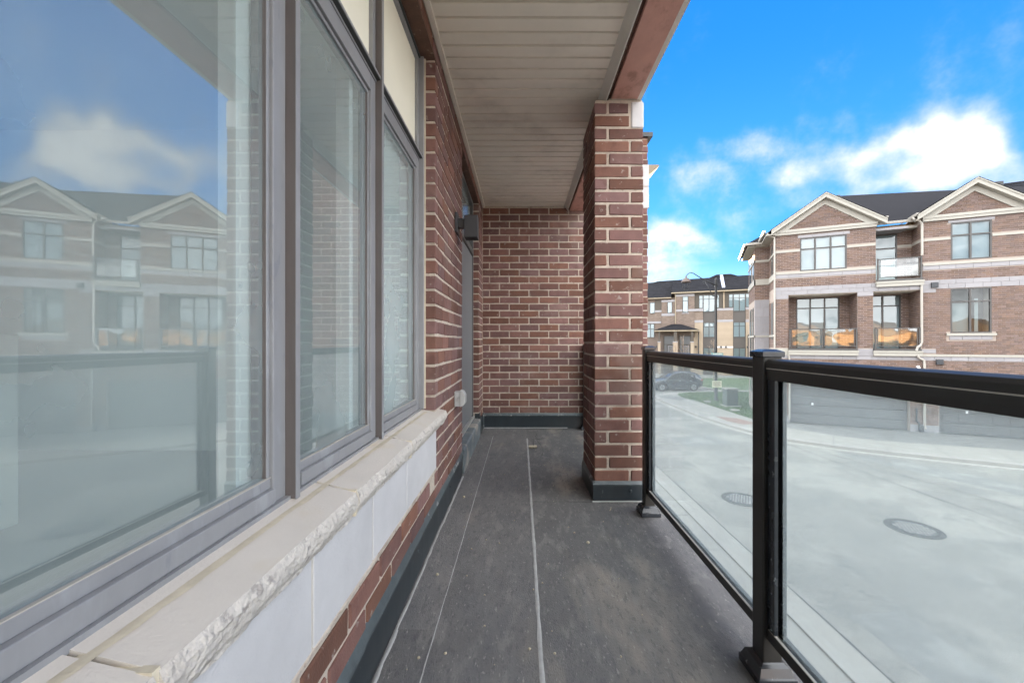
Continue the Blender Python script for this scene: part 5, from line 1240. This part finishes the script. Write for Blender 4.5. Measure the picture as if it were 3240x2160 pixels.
def car(x, y, rz, paint, label, L=4.55, H=1.66):
    t = empty('parked_car', (x, y, .0), rz); tag(t, label, 'car', 'cars parked at the street corner')
    st = [  # x, half width, sill z, belt z, roof z (None before the windscreen), roof half width
        (-2.28, .62, .42, .72, .72, .58), (-2.20, .80, .30, .80, .84, .72), (-1.95, .88, .24, .90, .95, .80), (-1.45, .91, .22, .98, 1.03, .82), (-1.05, .92, .22, 1.02, 1.07, .80), (-.55, .92, .22, 1.03, 1.42, .70), (-.10, .92, .22, 1.04, 1.60, .66), (.40, .92, .22, 1.05, H, .66), (1.00, .92, .22, 1.06, H - .02, .66), (1.50, .92, .24, 1.08, H - .09, .65), (1.90, .90, .30, 1.09, 1.44, .64), (2.14, .86, .36, 1.08, 1.16, .68), (2.27, .78, .42, .95, 1.00, .66), (2.30, .66, .46, .80, .82, .6)]
    vs_ = []; fs = []
    for (sx, w, s, b, r, rw) in st:
        half = [(0, s), (w * .86, s), (w, s + .14), (w, b - .14), (w * .965, b), (rw + .02, r - .05), (rw * .86, r), (0, r + .015)]
        ring = half + [(-p[0], p[1]) for p in half[::-1]][1:-1]
        vs_ += [(sx, p[0], p[1]) for p in ring]
    n = len(ring)
    for i in range(len(st) - 1):
        for k in range(n): fs.append((i * n + k, (i + 1) * n + k, (i + 1) * n + (k + 1) % n, i * n + (k + 1) % n))
    fs += [tuple(range(n)), tuple(range((len(st) - 1) * n, len(st) * n))[::-1]]
    MB().add(vs_, fs).build('body', paint, t, smooth=True)
    def P(i, f, sgn, o=.012):   # point on the side glass of station i, f from belt to roof edge
        sx, w, s, b, r, rw = st[i]; return (sx, sgn * (w * .965 + (rw + .02 - w * .965) * f + o), b + (r - .05 - b) * f)
    for sg_ in (-1, 1):
        for a, b_ in (((5, .0), 6), ((7, 0), 8), ((8, 0), 9)): pass
        m = MB()
        m.add([P(4, .5, sg_), P(5, .08, sg_), P(6, .08, sg_), P(7, .08, sg_), P(7, .92, sg_), P(6, .92, sg_), P(5, .9, sg_)], [(0, 1, 6), (1, 2, 5, 6), (2, 3, 4, 5)])
        m.build('side_window', M_CARG, t)
        MB().add([P(7, .08, sg_), P(8, .08, sg_), P(9, .10, sg_), P(9, .86, sg_), P(8, .92, sg_), P(7, .92, sg_)], [(0, 1, 4, 5), (1, 2, 3, 4)]).build('side_window', M_CARG, t).location = (.05, 0, 0)
        MB().box(-.62, -.48, sg_ * .93, sg_ * 1.10, 1.02, 1.16).build('mirror', paint, t, bevel=.02)
        for hx in (.15, 1.1): MB().box(hx - .09, hx + .09, sg_ * .925, sg_ * .95, .90, .93).build('handle', M_RIM, t)
        MB().box(-1.2, 1.15, sg_ * .90, sg_ * .945, .25, .33).build('side_skirt', M_TYRE, t)
        MB().add([(-2.26, sg_ * .50, .66), (-2.10, sg_ * .85, .70), (-1.85, sg_ * .905, .80), (-2.16, sg_ * .78, .80)], [(0, 1, 2, 3)]).build('headlight', M_LIGHT, t).location = (-.02, sg_ * .012, .01)
        MB().box(2.05, 2.22, sg_ * .62, sg_ * .90, .90, 1.04).build('tail_light', M_TAIL, t, bevel=.02)
        for wx in (-1.42, 1.38):
            w = MB().tube([(wx, sg_ * .70, .35), (wx, sg_ * .935, .35)], .35, 28).build('wheel', M_TYRE, t)
            MB().tube([(wx, sg_ * .93, .35), (wx, sg_ * .942, .35)], .235, 24).build('rim', M_RIM, w)
            sp = MB()
            for k in range(5):
                q = k * 1.2566; sp.tube([(wx + .05 * math.cos(q), sg_ * .945, .35 + .05 * math.sin(q)), (wx + .21 * math.cos(q), sg_ * .945, .35 + .21 * math.sin(q))], .028, 5)
            sp.build('spoke', M_IRON, w)
            MB().tube([(wx, sg_ * .60, .40), (wx, sg_ * .925, .40)], .41, 28).build('wheel_arch', M_TYRE, t)
    ws = MB()
    for k in (-1, 1): pass
    ws.add([(-1.03, -.76, 1.08), (-1.03, .76, 1.08), (-.14, .60, 1.605), (-.14, -.60, 1.605)], [(0, 1, 2, 3)]); ws.build('windscreen', M_CARG, t).location = (-.02, 0, .02)
    MB().add([(1.60, -.60, 1.56), (1.60, .60, 1.56), (2.10, .66, 1.18), (2.10, -.66, 1.18)], [(0, 1, 2, 3)]).build('rear_window', M_CARG, t).location = (.02, 0, .03)
    MB().box(-2.30, -2.20, -.45, .45, .46, .62).build('grille', M_TYRE, t)
    MB().box(2.26, 2.32, -.26, .26, .62, .74).build('number_plate', M_WHITE, t)
    return t
car(13.65, 35.6, R(2), M_CARP, 'dark crossover car parked beyond the corner lawn', 4.55, 1.68)
car(10.4, 38.6, R(8), M_CARS, 'silver car mostly hidden behind the dark crossover')

# houses along the lane behind the viewer: they show only as reflections in the panes across the road
def back_house(x, y, rz, w, h, wallm, label):
    t = empty('lane_house', (x, y, 0), rz); tag(t, label, 'house', 'houses behind the viewer')
    MB().box(-w / 2, w / 2, 0, 9, 0, h).build('wall', wallm, t)
    for s in (-1, 1):
        for k in range(3):
            wx = s * w * .24; z = 1.2 + k * 2.9
            if z + 1.6 < h:
                f = cube('window', wx - .9, wx + .9, -.06, .02, z, z + 1.6, M_OFRAME, t); cube('pane', wx - .8, wx + .8, -.075, -.061, z + .08, z + 1.52, M_OGLASSDARK, t)
    MB().prism([(-w / 2 - .4, h), (w / 2 + .4, h), (0, h + w * .30)], 'y', -.4, 9.4).build('roof', M_RROOF, t)
    MB().box(-.55, .55, -.08, .02, .1, 2.2).build('door', M_OFRAME, t)
for i, (x, y, w, h, mt) in enumerate(((-26, -46, 9, 5.6, M_RBRICK), (-15.5, -50, 9, 5.2, M_RBRICK2), (-5, -46, 9, 5.8, M_RBRICK), (6.5, -50, 10, 5.4, M_RBRICK2), (18, -47, 9, 5.6, M_RBRICK))):
    back_house(x, y, R(180 + (-6 + i * 3)), w, h, mt, ['ochre gabled house seen in reflection, farthest along the lane', 'tan gabled house seen in reflection, second along the lane', 'ochre gabled house seen in reflection, middle of the lane', 'wide tan gabled house seen in reflection in the panes', 'ochre gabled house seen in reflection, nearest the corner'][i])
print('objects', len(bpy.data.objects))
